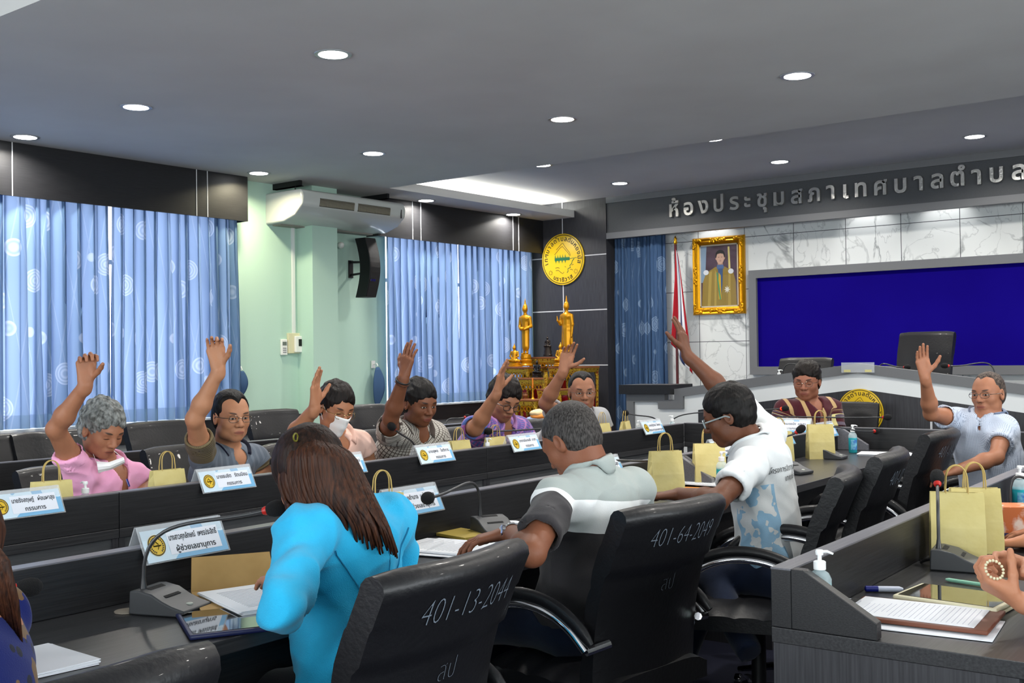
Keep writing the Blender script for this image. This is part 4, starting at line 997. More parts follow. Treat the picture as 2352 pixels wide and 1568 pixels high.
        V, Q = D.skin(); V = V+vnormals(V, Q)*(.003*waves(V, 30, 3))[:, None]; np_mesh('trousers', tl(V), Q, trousers or cloth('dark_trousers', '1b1e2a'), th)
        for s, a_ in zip((1, -1), an):
            fd = np.array((extra or {}).get('toe', fh), float); D = Sdf(a_-.26, a_+.26, .008); c = np.array([a_[0], a_[1], 0])
            D.cone(c+np.array([0, 0, .10]), c-fd*.03+np.array([0, 0, .045]), .042, .044, .03); D.cone(c+np.array([0, 0, .05]), c+fd*.15+np.array([0, 0, .030]), .045, .034, .03); D.cut(c+np.array([0, 0, .004]), (0, 0, -1)); D.cut(c+np.array([0, 0, .13]), (0, 0, 1))
            V, Q = D.skin(); np_mesh('shoe', tl(V), Q, mat('dark_shoe', '15161c', .6), th)
    th_info = dict(bv=BVHTree.FromPolygons([tuple(v) for v in V0], [tuple(int(i) for i in q) for q in Q0]) if shirt else None, th=th, H=H, tl=tl, TR=TR, pel=pel, neck=neck, u=u, r=r, f=f, S=S, Mi=Mi); return th_info
def on_shirt(info, x, z, lift=.004):
    """point on the front of the garment, x across and z up from the hips"""
    p = info['pel']+info['u']*z+info['r']*x+info['f']*.5; hit = info['bv'].ray_cast(Vector(p), Vector(-info['f']), .8)
    return np.array(hit[0])+info['f']*lift if hit[0] is not None else p-info['f']*.37
def local_build(info, b, name, m, **k):
    """mesh drawn in room coordinates, parented to the person"""
    Mx = Matrix(info['Mi'].tolist()).inverted(); b.v = [tuple(Mx @ Vector(v)) for v in b.v]; return b.build(name, m, info['th'], **k)
def glasses(info, m, lens=None, wid=.023, ht=.016, z=0.0, dy=.098, thick=.0013):
    H = info['H']; b = MB(); n = 20
    for s in (-1, 1):
        ring = []
        for k in range(n+1):
            a = 2*PI*k/n; c, si = math.cos(a), math.sin(a); q = 1/max(abs(c)**2.6+abs(si)**2.6, 1e-6)**(1/2.6); ring.append(H.p(s*.0325+c*wid*q, dy-.10*abs(s*.0325+c*wid*q)**1.6*4, .0+z+si*ht*q))
        b.tube(ring, thick*H.S, 6, caps=False); b.tube([H.p(s*(.0325+wid), dy-.012, z+.004), H.p(s*.074, .060, z+.004), H.p(s*.079, .0, z+.004), H.p(s*.078, -.018, z-.008)], thick*1.2*H.S, 6)
    b.tube([H.p(-.010, dy-.001, z+.004), H.p(0, dy+.002, z+.006), H.p(.010, dy-.001, z+.004)], thick*H.S, 6)
    return local_build(info, b, 'glasses', m, smooth=True)
# ---------------------------------------------------------------- the people
TC = np.array(-_f); IR = np.array(_R); IU = np.array(_U)      # towards the camera, picture right, picture up
def look(head, yaw, pitch):
    """yaw: degrees towards picture right from facing the camera; pitch: degrees down"""
    c = np.array(head)-np.array(CAM); c[2] = 0; c = unit(c); right = np.array([c[1], -c[0], 0]); a, b = math.radians(yaw), math.radians(pitch)
    return (-c*math.cos(a)+right*math.sin(a))*math.cos(b)+np.array([0, 0, -1])*math.sin(b)
def roll_up(roll): return np.array([0, 0, 1])+IR*math.tan(math.radians(roll))
def raised(Sh, epx, wpx, tpx, S, near_e=True, near_w=True, palm=None, dd=0, **k):
    E = isect(*epx, Sh, .285*S, near_e); Wr = isect(*wpx, E, .245*S, near_w); wd = (Wr-np.array(CAM))@np.array(_f); T = P3(*tpx, wd+dd)
    return dict(elbow=E, wrist=Wr, dir=T-Wr, palm=TC if palm is None else palm, **k)
def rest(Sh, fwd, inward, S, ztab=.79, out=.04, reach=.20):
    """forearm lying on the table"""
    fwd = unit(fwd); inward = unit(inward); E = Sh+fwd*.03*S-inward*out; E[2] = max(ztab+.03, Sh[2]-.24*S)
    Wr = E+fwd*(reach-.06)*S+inward*.14*S; Wr[2] = ztab
    if fwd[0] > .9: Wr[0] = min(Wr[0], -4.31)
    return dict(elbow=E, wrist=Wr, dir=fwd+inward*.9, palm=(0, 0, -1), curls=(.25, .3, .35, .4))
FX = np.array([1, -.03, 0]); BX = -FX; PY = np.array([0, 1, 0]); NY = -PY
OPEN = dict(curls=(.12, .10, .14, .20), thumb=(.75, .2), spread=.035)
H_black = hair_mat('black_hair', '080606', '0f0c0b'); H_brown = hair_mat('dark_brown_hair', '0c0807', '170f0c'); H_grey = hair_mat('silver_grey_hair', '4a4b49', '8f9290', .35, .62, sc=(60, 60, 40))
H_salt = hair_mat('salt_and_pepper_hair', '1d1a18', '565250', .36, .74, sc=(220, 220, 60)); H_thin = hair_mat('short_thin_hair', '2b2523', '6b5c52', .4, .7, sc=(150, 150, 60))
G_metal = mat('glasses_metal', '6f6b66', .25, .9); G_dark = mat('glasses_dark', '1b191b', .3); G_clear = mat('glasses_grey_plastic', '8f9a9c', .25)
M_jeans = cloth('dark_jeans', '141b2e', '1e2a42'); M_pants = cloth('black_trousers', '121216')

# 1 pink polo
d = 4.85; h = P3(235, 988, d); SR = P3(182, 1088, 4.78); SL = P3(312, 1096, 5.05)
M_pink = cloth('pink_pique', 'fab6da', 'f3a6cd')
pi_ = person('person in a pink polo shirt, mask hanging at the chest, one hand raised', (-4.62, 2.75), h, look(h, 36, 24), P3(238, 1066, 4.96), SR, SL, skin_mat('skin_1', 'a77357', '2a2624', 'down'),
    dict(mat=H_grey, vol=.016, top=.006, line=.070, rough=.005, side=.0, nape=-.06), dict(mat=M_pink), dict(R=raised(SR, (128, 985), (196, 884), (199, 812), 1.0, curls=(1.0, 1.05, 1.05, 1.0), thumb=(.35, .75), spread=.02, palm=TC+IR*.7),
    L=rest(SL, FX, NY, 1.0)), 1.0, -PI/2, collar=dict(mat=M_pink, open=.5), up=roll_up(4), fat=1.06, belly=1.12, pelvis=(-4.66, 2.78, .56), sleeve=.50, trousers=M_pants, lowcut=.01, folds=.0045)
b = MB(); pts = [[(222, 1060), (250, 1062), (284, 1050)], [(219, 1068), (253, 1068), (288, 1056)], [(226, 1086), (256, 1077), (287, 1062)]]
b.grid(lambda u, v: P3(*[(1-v)*a+v*c for a, c in zip(*( [pts[0][0], pts[2][0]] if u < .34 else [pts[0][1], pts[2][1]] if u < .67 else [pts[0][2], pts[2][2]]))], 4.76-.02*math.sin(PI*v)), 3, 4)
local_build(pi_, b, 'face_mask', mat('mask_white', 'f2f3f2', .8), solid=.004)
b = MB(); b.tube([P3(222, 1062, 4.77), P3(215, 1045, 4.80), P3(206, 1020, 4.86)], .0012, 5); b.tube([P3(284, 1052, 4.77), P3(274, 1045, 4.80), P3(262, 1035, 4.80)], .0012, 5); local_build(pi_, b, 'mask_strap', M_plastic)
b = MB(); b.tube([P3(291, 1100, 4.80), P3(297, 1117, 4.79)], .0045, 8); local_build(pi_, b, 'pen', mat('blue_pen', '16207a', .3))

# 2 striped polo
d = 5.3; h = P3(532, 957, d); SR = P3(466, 1050, 5.2); SL = P3(585, 1056, 5.5)
def striped(g, x, y, z):
    low = g.math('LESS_THAN', g.math('SUBTRACT', z, g.math('MULTIPLY', g.math('ABSOLUTE', x), 1.0)), .215); st = band(g, z, .012, .45); line = g.math('LESS_THAN', g.math('ABSOLUTE', g.math('SUBTRACT', z, .300)), .003)
    side = g.math('GREATER_THAN', g.math('ABSOLUTE', x), .30)
    v = g.mix(band(g, x, .034, .4), '5e6875', '6c7682'); v = g.mix(line, v, '101624'); v = g.mix(g.math('MAXIMUM', low, g.math('MULTIPLY', side, g.math('LESS_THAN', z, .385))), v, g.mix(st, '4b3f2b', '6f6348')); return v
pi_ = person('person in a grey and brown striped polo with metal glasses, hand raised', (-4.70, 3.45), h, look(h, 24, 4), P3(520, 1034, 5.40), SR, SL, skin_mat('skin_2', 'b78464', '2a211c'),
    dict(mat=H_black, vol=.008, line=.072, widow=True), dict(mat=pattern('striped_polo_cloth', striped)), dict(R=raised(SR, (447, 962), (502, 850), (492, 778), 1.03, curls=(.75, .8, .55, .35), thumb=(.5, .55), spread=.02, palm=TC+IR*.3), L=rest(SL, FX, NY, 1.03)),
    1.03, -PI/2, collar=dict(mat=cloth('navy_collar', '10152a'), open=.55, flare=1.2), pelvis=(-4.76, 3.48, .56), trousers=M_pants, lowcut=.01)
glasses(pi_, G_metal)
b = MB(); b.grid(lambda u, v: tuple(on_shirt(pi_, .019*(2*u-1), .285-.16*v, .006)), 4, 8); local_build(pi_, b, 'placket', cloth('cream_placket', 'ddd5bd'), solid=.004)

# 3 masked person
d = 5.75; h = P3(772, 936, d); SR = P3(700, 1022, 5.62); SL = P3(826, 1020, 5.98)
M_peach = cloth('peach_cloth', 'e6c2b4', 'dcb3a4')
pi_ = person('person in a peach shirt wearing a white face mask, glasses and a raised hand', (-4.78, 4.28), h, look(h, 30, 20), P3(765, 1004, 5.86), SR, SL, skin_mat('skin_3', 'aa7657', '1a1412', 'down'),
    dict(mat=H_brown, vol=.012, line=.068, rough=.003), dict(mat=M_peach), dict(R=raised(SR, (668, 1010), (722, 938), (726, 868), 1.07, palm=IR+TC*.2, **OPEN), L=rest(SL, FX, NY, 1.07)), 1.07, -PI/2, collar=dict(mat=M_peach, open=.6, flare=1.3),
    up=roll_up(6), pelvis=(-4.86, 4.30, .56), trousers=M_pants, belly=1.08, lowcut=.02)
glasses(pi_, mat('glasses_gold', 'a08a5c', .25, .9), z=-.006)
H = pi_['H']; b = MB(); b.grid(lambda u, v: H.p(.066*(2*u-1)*(1-.30*v), .112-.075*abs(2*u-1)**2+.010*math.exp(-((2*u-1)/.25)**2)*(1-v)-.030*v*v+.002*math.sin(16*v), -.012-.112*v), 18, 12); local_build(pi_, b, 'face_mask', mat('mask_white', 'f2f3f2', .8), smooth=True, solid=.002)
b = MB(); [b.tube([H.p(s*.064, .04, -.02), H.p(s*.076, .005, .010), H.p(s*.078, -.012, .0)], .0012, 5) for s in (-1, 1)]; [b.tube([H.p(s*.050, .034, -.10), H.p(s*.070, .010, -.05), H.p(s*.078, -.010, -.02)], .0012, 5) for s in (-1, 1)]; local_build(pi_, b, 'mask_strap', M_plastic)

# 4 check shirt
d = 6.2; h = P3(964, 926, d); SR = P3(893, 996, 6.08); SL = P3(1003, 1000, 6.44)
def check(g, x, y, z):
    l = g.math('MAXIMUM', band(g, z, .0135, .22), band(g, g.math('MULTIPLY', g.math('ARCTAN2', x, y), .15), .0135, .22)); return g.mix(l, 'b5b2aa', '4e4540')
M_check = pattern('check_cloth', check)
pi_ = person('person in a white check shirt with bead bracelets on the raised arm', (-4.86, 4.95), h, look(h, 36, 14), P3(950, 983, 6.32), SR, SL, skin_mat('skin_4', '784c35', '120d0b'),
    dict(mat=H_black, vol=.014, line=.062, rough=.003), dict(mat=M_check), dict(R=raised(SR, (897, 962), (927, 868), (942, 800), 1.08, palm=-TC+IR*.8, **OPEN), L=rest(SL, FX, NY, 1.08)), 1.08, -PI/2, collar=dict(mat=M_check, open=.6, flare=1.3),
    pelvis=(-4.93, 4.98, .56), trousers=M_pants, belly=1.12, fat=1.07, lowcut=.03)
E_, W_ = [np.array(pi_['Mi'][:3, :3]) for _ in (0, 1)]
a_ = raised(SR, (897, 962), (927, 868), (942, 800), 1.08); E_, W_ = a_['elbow'], a_['wrist']; ax_ = unit(W_-E_); n1 = unit(np.cross(ax_, TC)); n2 = np.cross(ax_, n1)
for o_, r_, cn in ((-.015, .0065, 'black_cord'), (-.030, .0055, 'dark_beads')):
    b = MB(); b.tube([W_+ax_*o_+(n1*math.cos(2*PI*k/20)+n2*math.sin(2*PI*k/20))*.034 for k in range(21)], [r_*(1 if k % 2 or cn == 'black_cord' else .6) for k in range(21)], 8, caps=False); local_build(pi_, b, 'bracelet', mat(cn, '141010' if cn == 'black_cord' else '4a2818', .5), smooth=True)
b = MB(); i = pi_; b.tube([on_shirt(pi_, .01, .27, .012), on_shirt(pi_, -.01, .24, .012), on_shirt(pi_, -.02, .20, .012)], [.006, .011, .005], 8); local_build(pi_, b, 'hanging_sunglasses', G_dark, smooth=True)

# 5 purple plaid
d = 6.8; h = P3(1158, 918, d); SR = P3(1087, 980, 6.66); SL = P3(1196, 984, 7.02)
def plaid(g, x, y, z):
    q = g.math('MULTIPLY', g.math('ARCTAN2', x, y), .15); v = g.mix(band(g, q, .016, .5), '9a5f9c', '4d66a8'); v = g.mix(g.math('MULTIPLY', band(g, z, .016, .35), .8), v, '6b4c96'); return g.mix(g.math('MULTIPLY', band(g, z, .034, .2), .7), v, 'c98fc0')
M_plaid = pattern('plaid_cloth', plaid)
pi_ = person('person in a purple plaid shirt with dark rimmed glasses, hand raised', (-4.90, 5.72), h, look(h, 30, 24), P3(1148, 970, 6.90), SR, SL, skin_mat('skin_5', '98694e', '1a1310', 'down'),
    dict(mat=H_brown, vol=.016, top=.004, line=.064, rough=.004), dict(mat=M_plaid), dict(R=raised(SR, (1092, 984), (1141, 903), (1156, 840), 1.10, palm=IR+TC*.3, **OPEN), L=rest(SL, FX, NY, 1.10)), 1.10, -PI/2, collar=dict(mat=M_plaid, open=.55),
    up=roll_up(8), pelvis=(-4.97, 5.76, .56), trousers=M_pants, belly=1.08)
glasses(pi_, G_dark, wid=.021, ht=.018, z=-.006, thick=.002)

# 6 grey shirt
d = 7.5; h = P3(1337, 900, d); SR = P3(1287, 958, 7.38); SL = P3(1378, 960, 7.76)
M_gsh = cloth('grey_heather', 'a3a3a4', '8d8e92')
pi_ = person('person in a grey collared shirt and rimless glasses, hand raised beside the gilded altar', (-4.92, 6.45), h, look(h, 10, 4), P3(1330, 950, 7.62), SR, SL, skin_mat('skin_6', '99694f', '171210'),
    dict(mat=H_black, vol=.006, line=.078, widow=True), dict(mat=M_gsh), dict(R=raised(SR, (1253, 926), (1294, 852), (1309, 796), 1.12, curls=(.2, .35, .5, .5), thumb=(.95, .3), spread=.05, palm=TC+IR*.1), L=rest(SL, FX, NY, 1.12)), 1.12, -PI/2,
    collar=dict(mat=M_gsh, open=.55), pelvis=(-5.0, 6.5, .56), trousers=M_pants, fat=1.05, lowcut=.03)
glasses(pi_, G_metal, thick=.0009)

# 7 speaker
d = 8.25; h = P3(1853, 876, d); SR = P3(1801, 940, 8.22); SL = P3(1911, 938, 8.32)
def tunic(g, x, y, z):
    xa = g.math('ABSOLUTE', x); st = band(g, g.math('ADD', x, .028), .095, .26); v = g.mix(st, '45161f', 'b29468')
    sl = g.math('GREATER_THAN', xa, .30); hs = band(g, z, .045, .5); sv = g.mix(hs, '45161f', '5d5260'); ed = g.math('LESS_THAN', g.math('ABSOLUTE', g.math('SUBTRACT', xa, .5)), .016); sv = g.mix(ed, sv, 'd9cc8e'); return g.mix(sl, v, sv)
pi_ = person('person in a maroon and tan striped tunic speaking into a microphone', (-3.38, 8.02), h, look(h, -12, 8), P3(1857, 928, 8.33), SR, SL, skin_mat('skin_7', '96624c', '1a1310', 'down'),
    dict(mat=H_brown, vol=.014, top=.005, line=.062, rough=.003), dict(mat=pattern('tunic_cloth', tunic), name='tunic'), dict(R=rest(SR, NY, PY*0+np.array([1, 0, 0]), 1.15), L=rest(SL, NY, np.array([-1, 0, 0]), 1.15)), 1.18, PI,
    pelvis=(-3.40, 8.08, .58), trousers=M_pants, sleeve=.92, fat=1.10, belly=1.1, lowcut=.05)
glasses(pi_, G_metal, thick=.001)
i = pi_; b = MB(); b.tube([on_shirt(pi_, x_, z_, .004) for x_, z_ in ((.055, .40), (.048, .34), (.035, .27), (.015, .20), (0, .16), (-.015, .20), (-.035, .27), (-.048, .34), (-.055, .40))], .0018, 5); local_build(pi_, b, 'necklace', M_chrome)
b = MB(); b.tube([on_shirt(pi_, -.04, z_, .004) for z_ in (.36, .30, .24, .18, .10)], .005, 6); local_build(pi_, b, 'lanyard', M_black)

# 8 pale blue shirt at right
d = 5.68; h = P3(2269, 905, d); SR = P3(2203, 962, 5.78); SL = P3(2308, 980, 5.61)
def dots(g, x, y, z): return g.mix(g.math('MULTIPLY', band(g, x, .008, .35), band(g, z, .008, .45)), 'b9c3d4', '77839a')
M_dots = pattern('dotted_pale_cloth', dots)
pi_ = person('person in a pale blue shirt leaning back at right with an arm raised', (-1.55, 5.88), h, look(h, -28, 2), P3(2272, 958, 5.71), SR, SL, skin_mat('skin_8', 'a16e53', '2c2522'),
    dict(mat=H_thin, vol=.003, line=.085, widow=True, rough=.001), dict(mat=M_dots), dict(R=raised(SR, (2138, 950), (2125, 868), (2115, 798), 0.94, palm=TC+IR*.2, near_e=True, **OPEN), L=raised(SL, (2288, 1050), (2196, 1080), (2150, 1095), 0.94, palm=(0, 0, -1), curls=(.3, .3, .4, .4))), 0.94, PI*.62,
    collar=dict(mat=M_dots, open=.6, flare=1.3), pelvis=tuple(P3(2290, 1125, 5.63)), trousers=M_pants, up=roll_up(-3), lowcut=.0, belly=1.06)
glasses(pi_, G_metal, wid=.025)

# 9 white polo
d = 4.4; h = P3(1672, 955, d); SR = P3(1768, 990, 4.62); SL = P3(1722, 1072, 4.22)
def wpolo(g, x, y, z):
    n = g.new('TexNoise'); n.inputs['Scale'].default_value = 16; tc = g.new('TexCoord'); g.link(tc.outputs['Object'], n.inputs['Vector'])
    side = g.math('MULTIPLY', g.math('GREATER_THAN', g.math('MULTIPLY', x, -1.0), .118), g.math('LESS_THAN', z, .30)); side = g.math('MULTIPLY', side, g.math('LESS_THAN', g.math('MULTIPLY', x, -1.0), .3))
    return g.mix(g.math('MULTIPLY', side, g.math('GREATER_THAN', n.outputs[0], .46)), 'd3d7d9', '8fb6d2')
M_wp = pattern('white_polo_cloth', wpolo)
pi_ = person('person in a white polo with print on the back, head bowed, arm raised', (-2.02, 3.95), h, look(h, -97, 20), P3(1728, 1022, 4.43), SR, SL, skin_mat('skin_9', '663f2b', '100c0a', 'down', lip='5a3028'),
    dict(mat=H_black, vol=.012, line=.080, rough=.002, side=-.01), dict(mat=M_wp, text=[('โครงการจัดการขยะแบบมี', .345, .030, .205, -.045, .04), ('เทศบาลตำบล', .308, .030, .11, -.03, .04)], textmat=mat('print_black', '1a1a1c', .8)),
    dict(R=raised(SR, (1668, 905), (1578, 815), (1556, 728), 1.0, near_e=False, near_w=False, palm=BX+TC*.1, dd=.05, **OPEN), L=raised(SL, (1648, 1150), (1560, 1135), (1500, 1140), 1.0, palm=(0, 0, -1), near_w=False, curls=(.3, .3, .3, .3))),
    1.0, PI/2, collar=dict(mat=M_wp, open=.6), pelvis=tuple(P3(1772, 1285, 4.38)), trousers=M_jeans, h=.003, sleeve=.62, folds=.004, knees=[tuple(P3(1648, 1318, 4.75)), tuple(P3(1640, 1330, 4.38))],
    extra=dict(ankles=[tuple(P3(1560, 1530, 4.75)), tuple(P3(1722, 1500, 4.05))], toe=(-.9, -.3, 0)))
glasses(pi_, G_clear, wid=.024, ht=.017, thick=.0026)

# 10 grey and white polo
d = 3.55; h = P3(1312, 1015, d); SR = P3(1455, 1120, 3.66); SL = P3(1275, 1145, 3.32)
def blocks(g, x, y, z):
    t = g.math('ADD', z, g.math('MULTIPLY', x, .12)); return g.mix(g.math('GREATER_THAN', t, .378), g.mix(g.math('GREATER_THAN', t, .275), '3d3a3c', 'f0f2f2'), 'a5adaa')
M_bl = pattern('colour_block_cloth', blocks)
pi_ = person('person seen from behind in a grey, white and charcoal polo with a watch', (-1.93, 2.75), h, look(h, -128, 34), P3(1362, 1092, 3.52), SR, SL, skin_mat('skin_10', '88563e', '2a211e', 'down'),
    dict(mat=H_salt, vol=.006, line=.075, rough=.0006, nape=-.07), dict(mat=M_bl), dict(L=raised(SL, (1222, 1270), (1172, 1222), (1098, 1240), 1.0, palm=(0, 0, -1), near_e=True, near_w=False, curls=(.3, .35, .4, .45)), R=rest(SR, BX, NY, 1.0, out=.05, ztab=.80)),
    1.0, PI/2, collar=dict(mat=cloth('pale_grey_collar', 'a5adaa'), open=.9, flare=.7), pelvis=tuple(P3(1340, 1400, 3.55)), trousers=M_jeans, h=.0028, sleeve=.68, folds=.0045, neckr=1.08, belly=1.08)
a_ = raised(SL, (1222, 1270), (1172, 1222), (1098, 1240), 1.0, near_w=False); ax_ = unit(a_['wrist']-a_['elbow']); n1 = unit(np.cross(ax_, TC)); n2 = np.cross(ax_, n1)
b = MB(); b.tube([a_['wrist']-ax_*.012+(n1*math.cos(2*PI*k/24)*.030+n2*math.sin(2*PI*k/24)*.028) for k in range(25)], .0065, 6, caps=False, flat=.5); n2 = n2*(1 if n2[2] > 0 else -1); b.lathe([(.019, -.004), (.019, .005), (.015, .007)], 18, M=frame(a_['wrist']-ax_*.012+n2*.029, ax_, np.cross(n2, ax_))); local_build(pi_, b, 'watch', M_chrome, smooth=True)

# 11 woman in turquoise
d = 2.78; h = P3(712, 1098, d); SR = P3(893, 1196, 2.96); SL = P3(697, 1228, 2.62)
M_turq = cloth('turquoise_cloth', '2fb9ea', '28aee0', .35)
pi_ = person('person with long brown hair in a turquoise jacket bending over papers', (-1.92, 1.72), h, look(h, -150, 38), P3(775, 1182, 2.80), SR, SL, skin_mat('skin_11', 'b78268', '2a1d18', 'down'),
    dict(mat=hair_mat('chestnut_hair', '120b09', '2c1a12', sc=(120, 120, 6)), vol=.016, line=.06, nape=-.12, rough=.001), dict(mat=M_turq, name='jacket'), dict(L=raised(SL, (655, 1395), (655, 1335), (612, 1328), .97, near_w=False, near_e=True, palm=(0, 0, -1), dd=.14), R=rest(SR, BX, NY, .97, out=.06, ztab=.80)),
    .97, PI/2, pelvis=tuple(P3(800, 1560, 2.80)), trousers=M_pants, sleeve=1.5, folds=.0075, open_=False, h=.003)
i = pi_
def on_back(x, z, lift=.003):
    p = i['pel']+i['u']*z+i['r']*x-i['f']*.5; hit = i['bv'].ray_cast(Vector(p), Vector(i['f']), .9); return np.array(hit[0])-i['f']*lift if hit[0] is not None else None
M_seam = mat('turquoise_seam', '1577a0', .9)
for path in ([(-.155, .36), (-.12, .31), (-.09, .24), (-.075, .15), (-.07, .02)], [(.155, .36), (.12, .31), (.09, .24), (.075, .15), (.07, .02)], [(0, .42), (0, .3), (0, .15), (0, .0)]):
    pts = [on_back(x_, z_) for a_, c_ in zip(path, path[1:]) for x_, z_ in [(a_[0]+(c_[0]-a_[0])*q/4, a_[1]+(c_[1]-a_[1])*q/4) for q in range(4)]]; pts = [q for q in pts if q is not None]
    if len(pts) > 3: b = MB(); b.tube(pts, .0016, 5); local_build(pi_, b, 'jacket_seam', M_seam)
M_lock = hair_mat('chestnut_hair_ends', '1c100c', '4a2a1a', .3, .7, sc=(140, 140, 5))
rnd = random.Random(4); b = MB()
for L_ in range(3):
    for k in range(46):
        u = (k+rnd.random())/46; q = 2*u-1; j = lambda s: rnd.uniform(-s, s)
        e_y = 1188+82*max(0, (u-.15)/.85)**.8+j(14); e_x = 668+245*u+j(8)
        dep = .035*L_; c = [(702+36*u, 1003+6*abs(q), 2.77), (652+150*u, 1040-12*(1-abs(q)), 2.665+.085*q*q), (640+196*u, 1098, 2.655+.075*q*q), (655+205*u, 1150, 2.655+.05*q*q-.01*u), (e_x-18*u, (e_y+1150)/2+4, 2.66-.0*u), (e_x, e_y, 2.675)]
        pts = [P3(x+j(2), y+j(2), dd+dep) for x, y, dd in c]; P2 = []
        for i_ in range(len(pts)-1):
            p0, p1, p2, p3 = pts[max(i_-1, 0)], pts[i_], pts[i_+1], pts[min(i_+2, len(pts)-1)]
            for t in (0, .33, .66): P2.append(.5*(2*p1+(p2-p0)*t+(2*p0-5*p1+4*p2-p3)*t*t+(3*p1-p0-3*p2+p3)*t**3))
        P2.append(pts[-1]); n_ = len(P2); b.tube(P2, [.0085*(.5+.5*min(1, 4*m/n_))*(1 if m < n_*.6 else max(.12, 1-1.9*(m/n_-.6)**1.0)) for m in range(n_)], 6, flat=.55)
local_build(pi_, b, 'long_hair', M_lock, smooth=True, angle=180)
b = MB(); b.tube([P3(679+5*math.cos(a), 1004+9*math.sin(a), 2.70+.02*math.cos(a)) for a in [k*PI/6 for k in range(13)]], .0022, 6, caps=False); local_build(pi_, b, 'hair_tie', mat('olive_band', '6e6a1e', .6), smooth=True)

# 12 person cut by the left edge
d = 2.15; h = P3(-115, 1250, d); SR = P3(-8, 1415, 2.33); SL = P3(-225, 1420, 2.0)
def batik(g, x, y, z):
    v = g.new('TexVoronoi'); v.inputs['Scale'].default_value = 22; tc = g.new('TexCoord'); g.link(tc.outputs['Object'], v.inputs['Vector']); n = g.new('TexNoise'); n.inputs['Scale'].default_value = 9; g.link(tc.outputs['Object'], n.inputs['Vector'])
    c = g.mix(g.math('LESS_THAN', v.outputs['Distance'], .30), '0c1a5c', '0a0f22'); return g.mix(g.math('GREATER_THAN', n.outputs[0], .56), c, '6b5238')
pi_ = person('person in a blue and brown patterned blouse at the left edge', (-1.70, .72), h, look(h, -150, 30), P3(-85, 1345, 2.17), SR, SL, skin_mat('skin_11', 'b78268', '2a1d18', 'down'),
    dict(mat=M_lock, vol=.016, line=.06, nape=-.12), dict(mat=pattern('batik_cloth', batik), name='blouse'), dict(L=rest(SL, BX, PY, .97), R=rest(SR, BX, NY, .97, out=-.02)), .97, PI/2, pelvis=(-1.72, .72, .57), trousers=M_pants, sleeve=1.5, open_=False, h=.004)
b = MB()
for k in range(26):
    u = k/25; b.tube([P3(-95+40*u, 1200, 2.05), P3(-60+75*u, 1290, 2.03), P3(-50+85*u+rnd.uniform(-3, 3), 1380, 2.05), P3(-40+88*u+rnd.uniform(-5, 5), 1470+20*u, 2.09)], [.008, .009, .008, .003], 6, flat=.6)
local_build(pi_, b, 'long_hair', M_lock, smooth=True, angle=180)

# 13, 14 people at the right edge: only hands show
hc = P3(2352, 1330, 2.68); SL = hc+np.array([.43, -.20, .16]); SR = hc+np.array([.43, .16, .16]); nk = (SL+SR)/2+np.array([0, 0, .07]); hd = nk+np.array([-.07, 0, .16])
M_dk = cloth('dark_sleeveless_top', '2a2a33')
def armto(Sh, Wr, tip, S, **k):
    m_ = (Sh+Wr)/2; L_ = np.linalg.norm(Wr-Sh); hgt = math.sqrt(max(1e-4, (.27*S)**2-(L_/2)**2)); return dict(elbow=m_+np.array([.02, 0, -hgt]), wrist=Wr, dir=tip-Wr, **k)
wl, wr = P3(2352, 1385, 2.55), P3(2368, 1310, 2.72)
pi_ = person('person at the right edge holding a string of pale beads', (hc[0]+.46, hc[1]-.02), hd, (-1, 0, -.4), nk, SR, SL, skin_mat('skin_12', 'c58a6a', '2a1d18', 'down'), dict(mat=H_brown, vol=.014, line=.06, nape=-.1),
    dict(mat=M_dk, name='top'), dict(L=armto(SL, wl, P3(2272, 1340, 2.58), .95, palm=(0, .5, 1), curls=(.9, .95, 1.0, 1.0), thumb=(.3, .9)), R=armto(SR, wr, P3(2275, 1290, 2.70), .95, palm=(0, -.9, -.2), curls=(.55, .7, .9, 1.0), thumb=(.3, .8))), .95, PI/2, pelvis=(hc[0]+.47, hc[1]-.02, .57), trousers=M_pants, open_=False, h=.0028)
b = MB()
for k in range(17):
    a = k/17; p = P3(2284+20*math.cos(2*PI*a)+5*math.sin(2*PI*a), 1308+21*math.sin(2*PI*a), 2.545); b.ell(tuple(p), .0036, seg=8, rings=5)
tag(local_build(pi_, b, 'bead_string', mat('pale_beads', 'e0d6b4', .3), smooth=True), None); bd = bpy.data.objects['bead_string']; mw = bd.parent.matrix_world.copy(); bpy.context.view_layer.update(); mw = bd.matrix_world.copy(); bd.parent = None; bd.matrix_world = mw
tag(bd, 'string of small pale beads held in the fingers at the right edge', 'beads')
hc = at(2368, 1240, z=.79); hc = np.array(hc); SL = hc+np.array([.40, -.06, .20]); SR = hc+np.array([.42, .30, .20]); nk = (SL+SR)/2+np.array([0, 0, .07]); hd = nk+np.array([-.05, 0, .17])
pi_ = person('person at the right edge resting a hand on the desk behind the first', (hc[0]+.46, hc[1]+.12), hd, (-1, .1, -.3), nk, SR, SL, skin_mat('skin_12', 'c58a6a', '2a1d18', 'down'), dict(mat=H_black, vol=.012, line=.065, nape=-.1),
    dict(mat=M_dk, name='top'), dict(L=armto(SL, hc, np.array(at(2295, 1250, z=.765)), .98, palm=(0, 0, -1), curls=(.35, .3, .3, .35)), R=armto(SR, hc+np.array([.02, .26, 0]), hc+np.array([-.15, .22, -.02]), .98, palm=(0, 0, -1))), .98, PI/2, pelvis=(hc[0]+.47, hc[1]+.12, .57), trousers=M_pants, open_=False, h=.004)
# ---------------------------------------------------------------- things on the desks
ZT_, ZR_ = .752, .892
def rowx(x, yref, y, sk=SK): return x-sk*(y-yref)
XO = lambda y: rowx(-3.887, 2.42, y); XI = lambda y: rowx(-2.675, 1.4, y); X3 = lambda y: rowx(-1.122, 2.46, y)
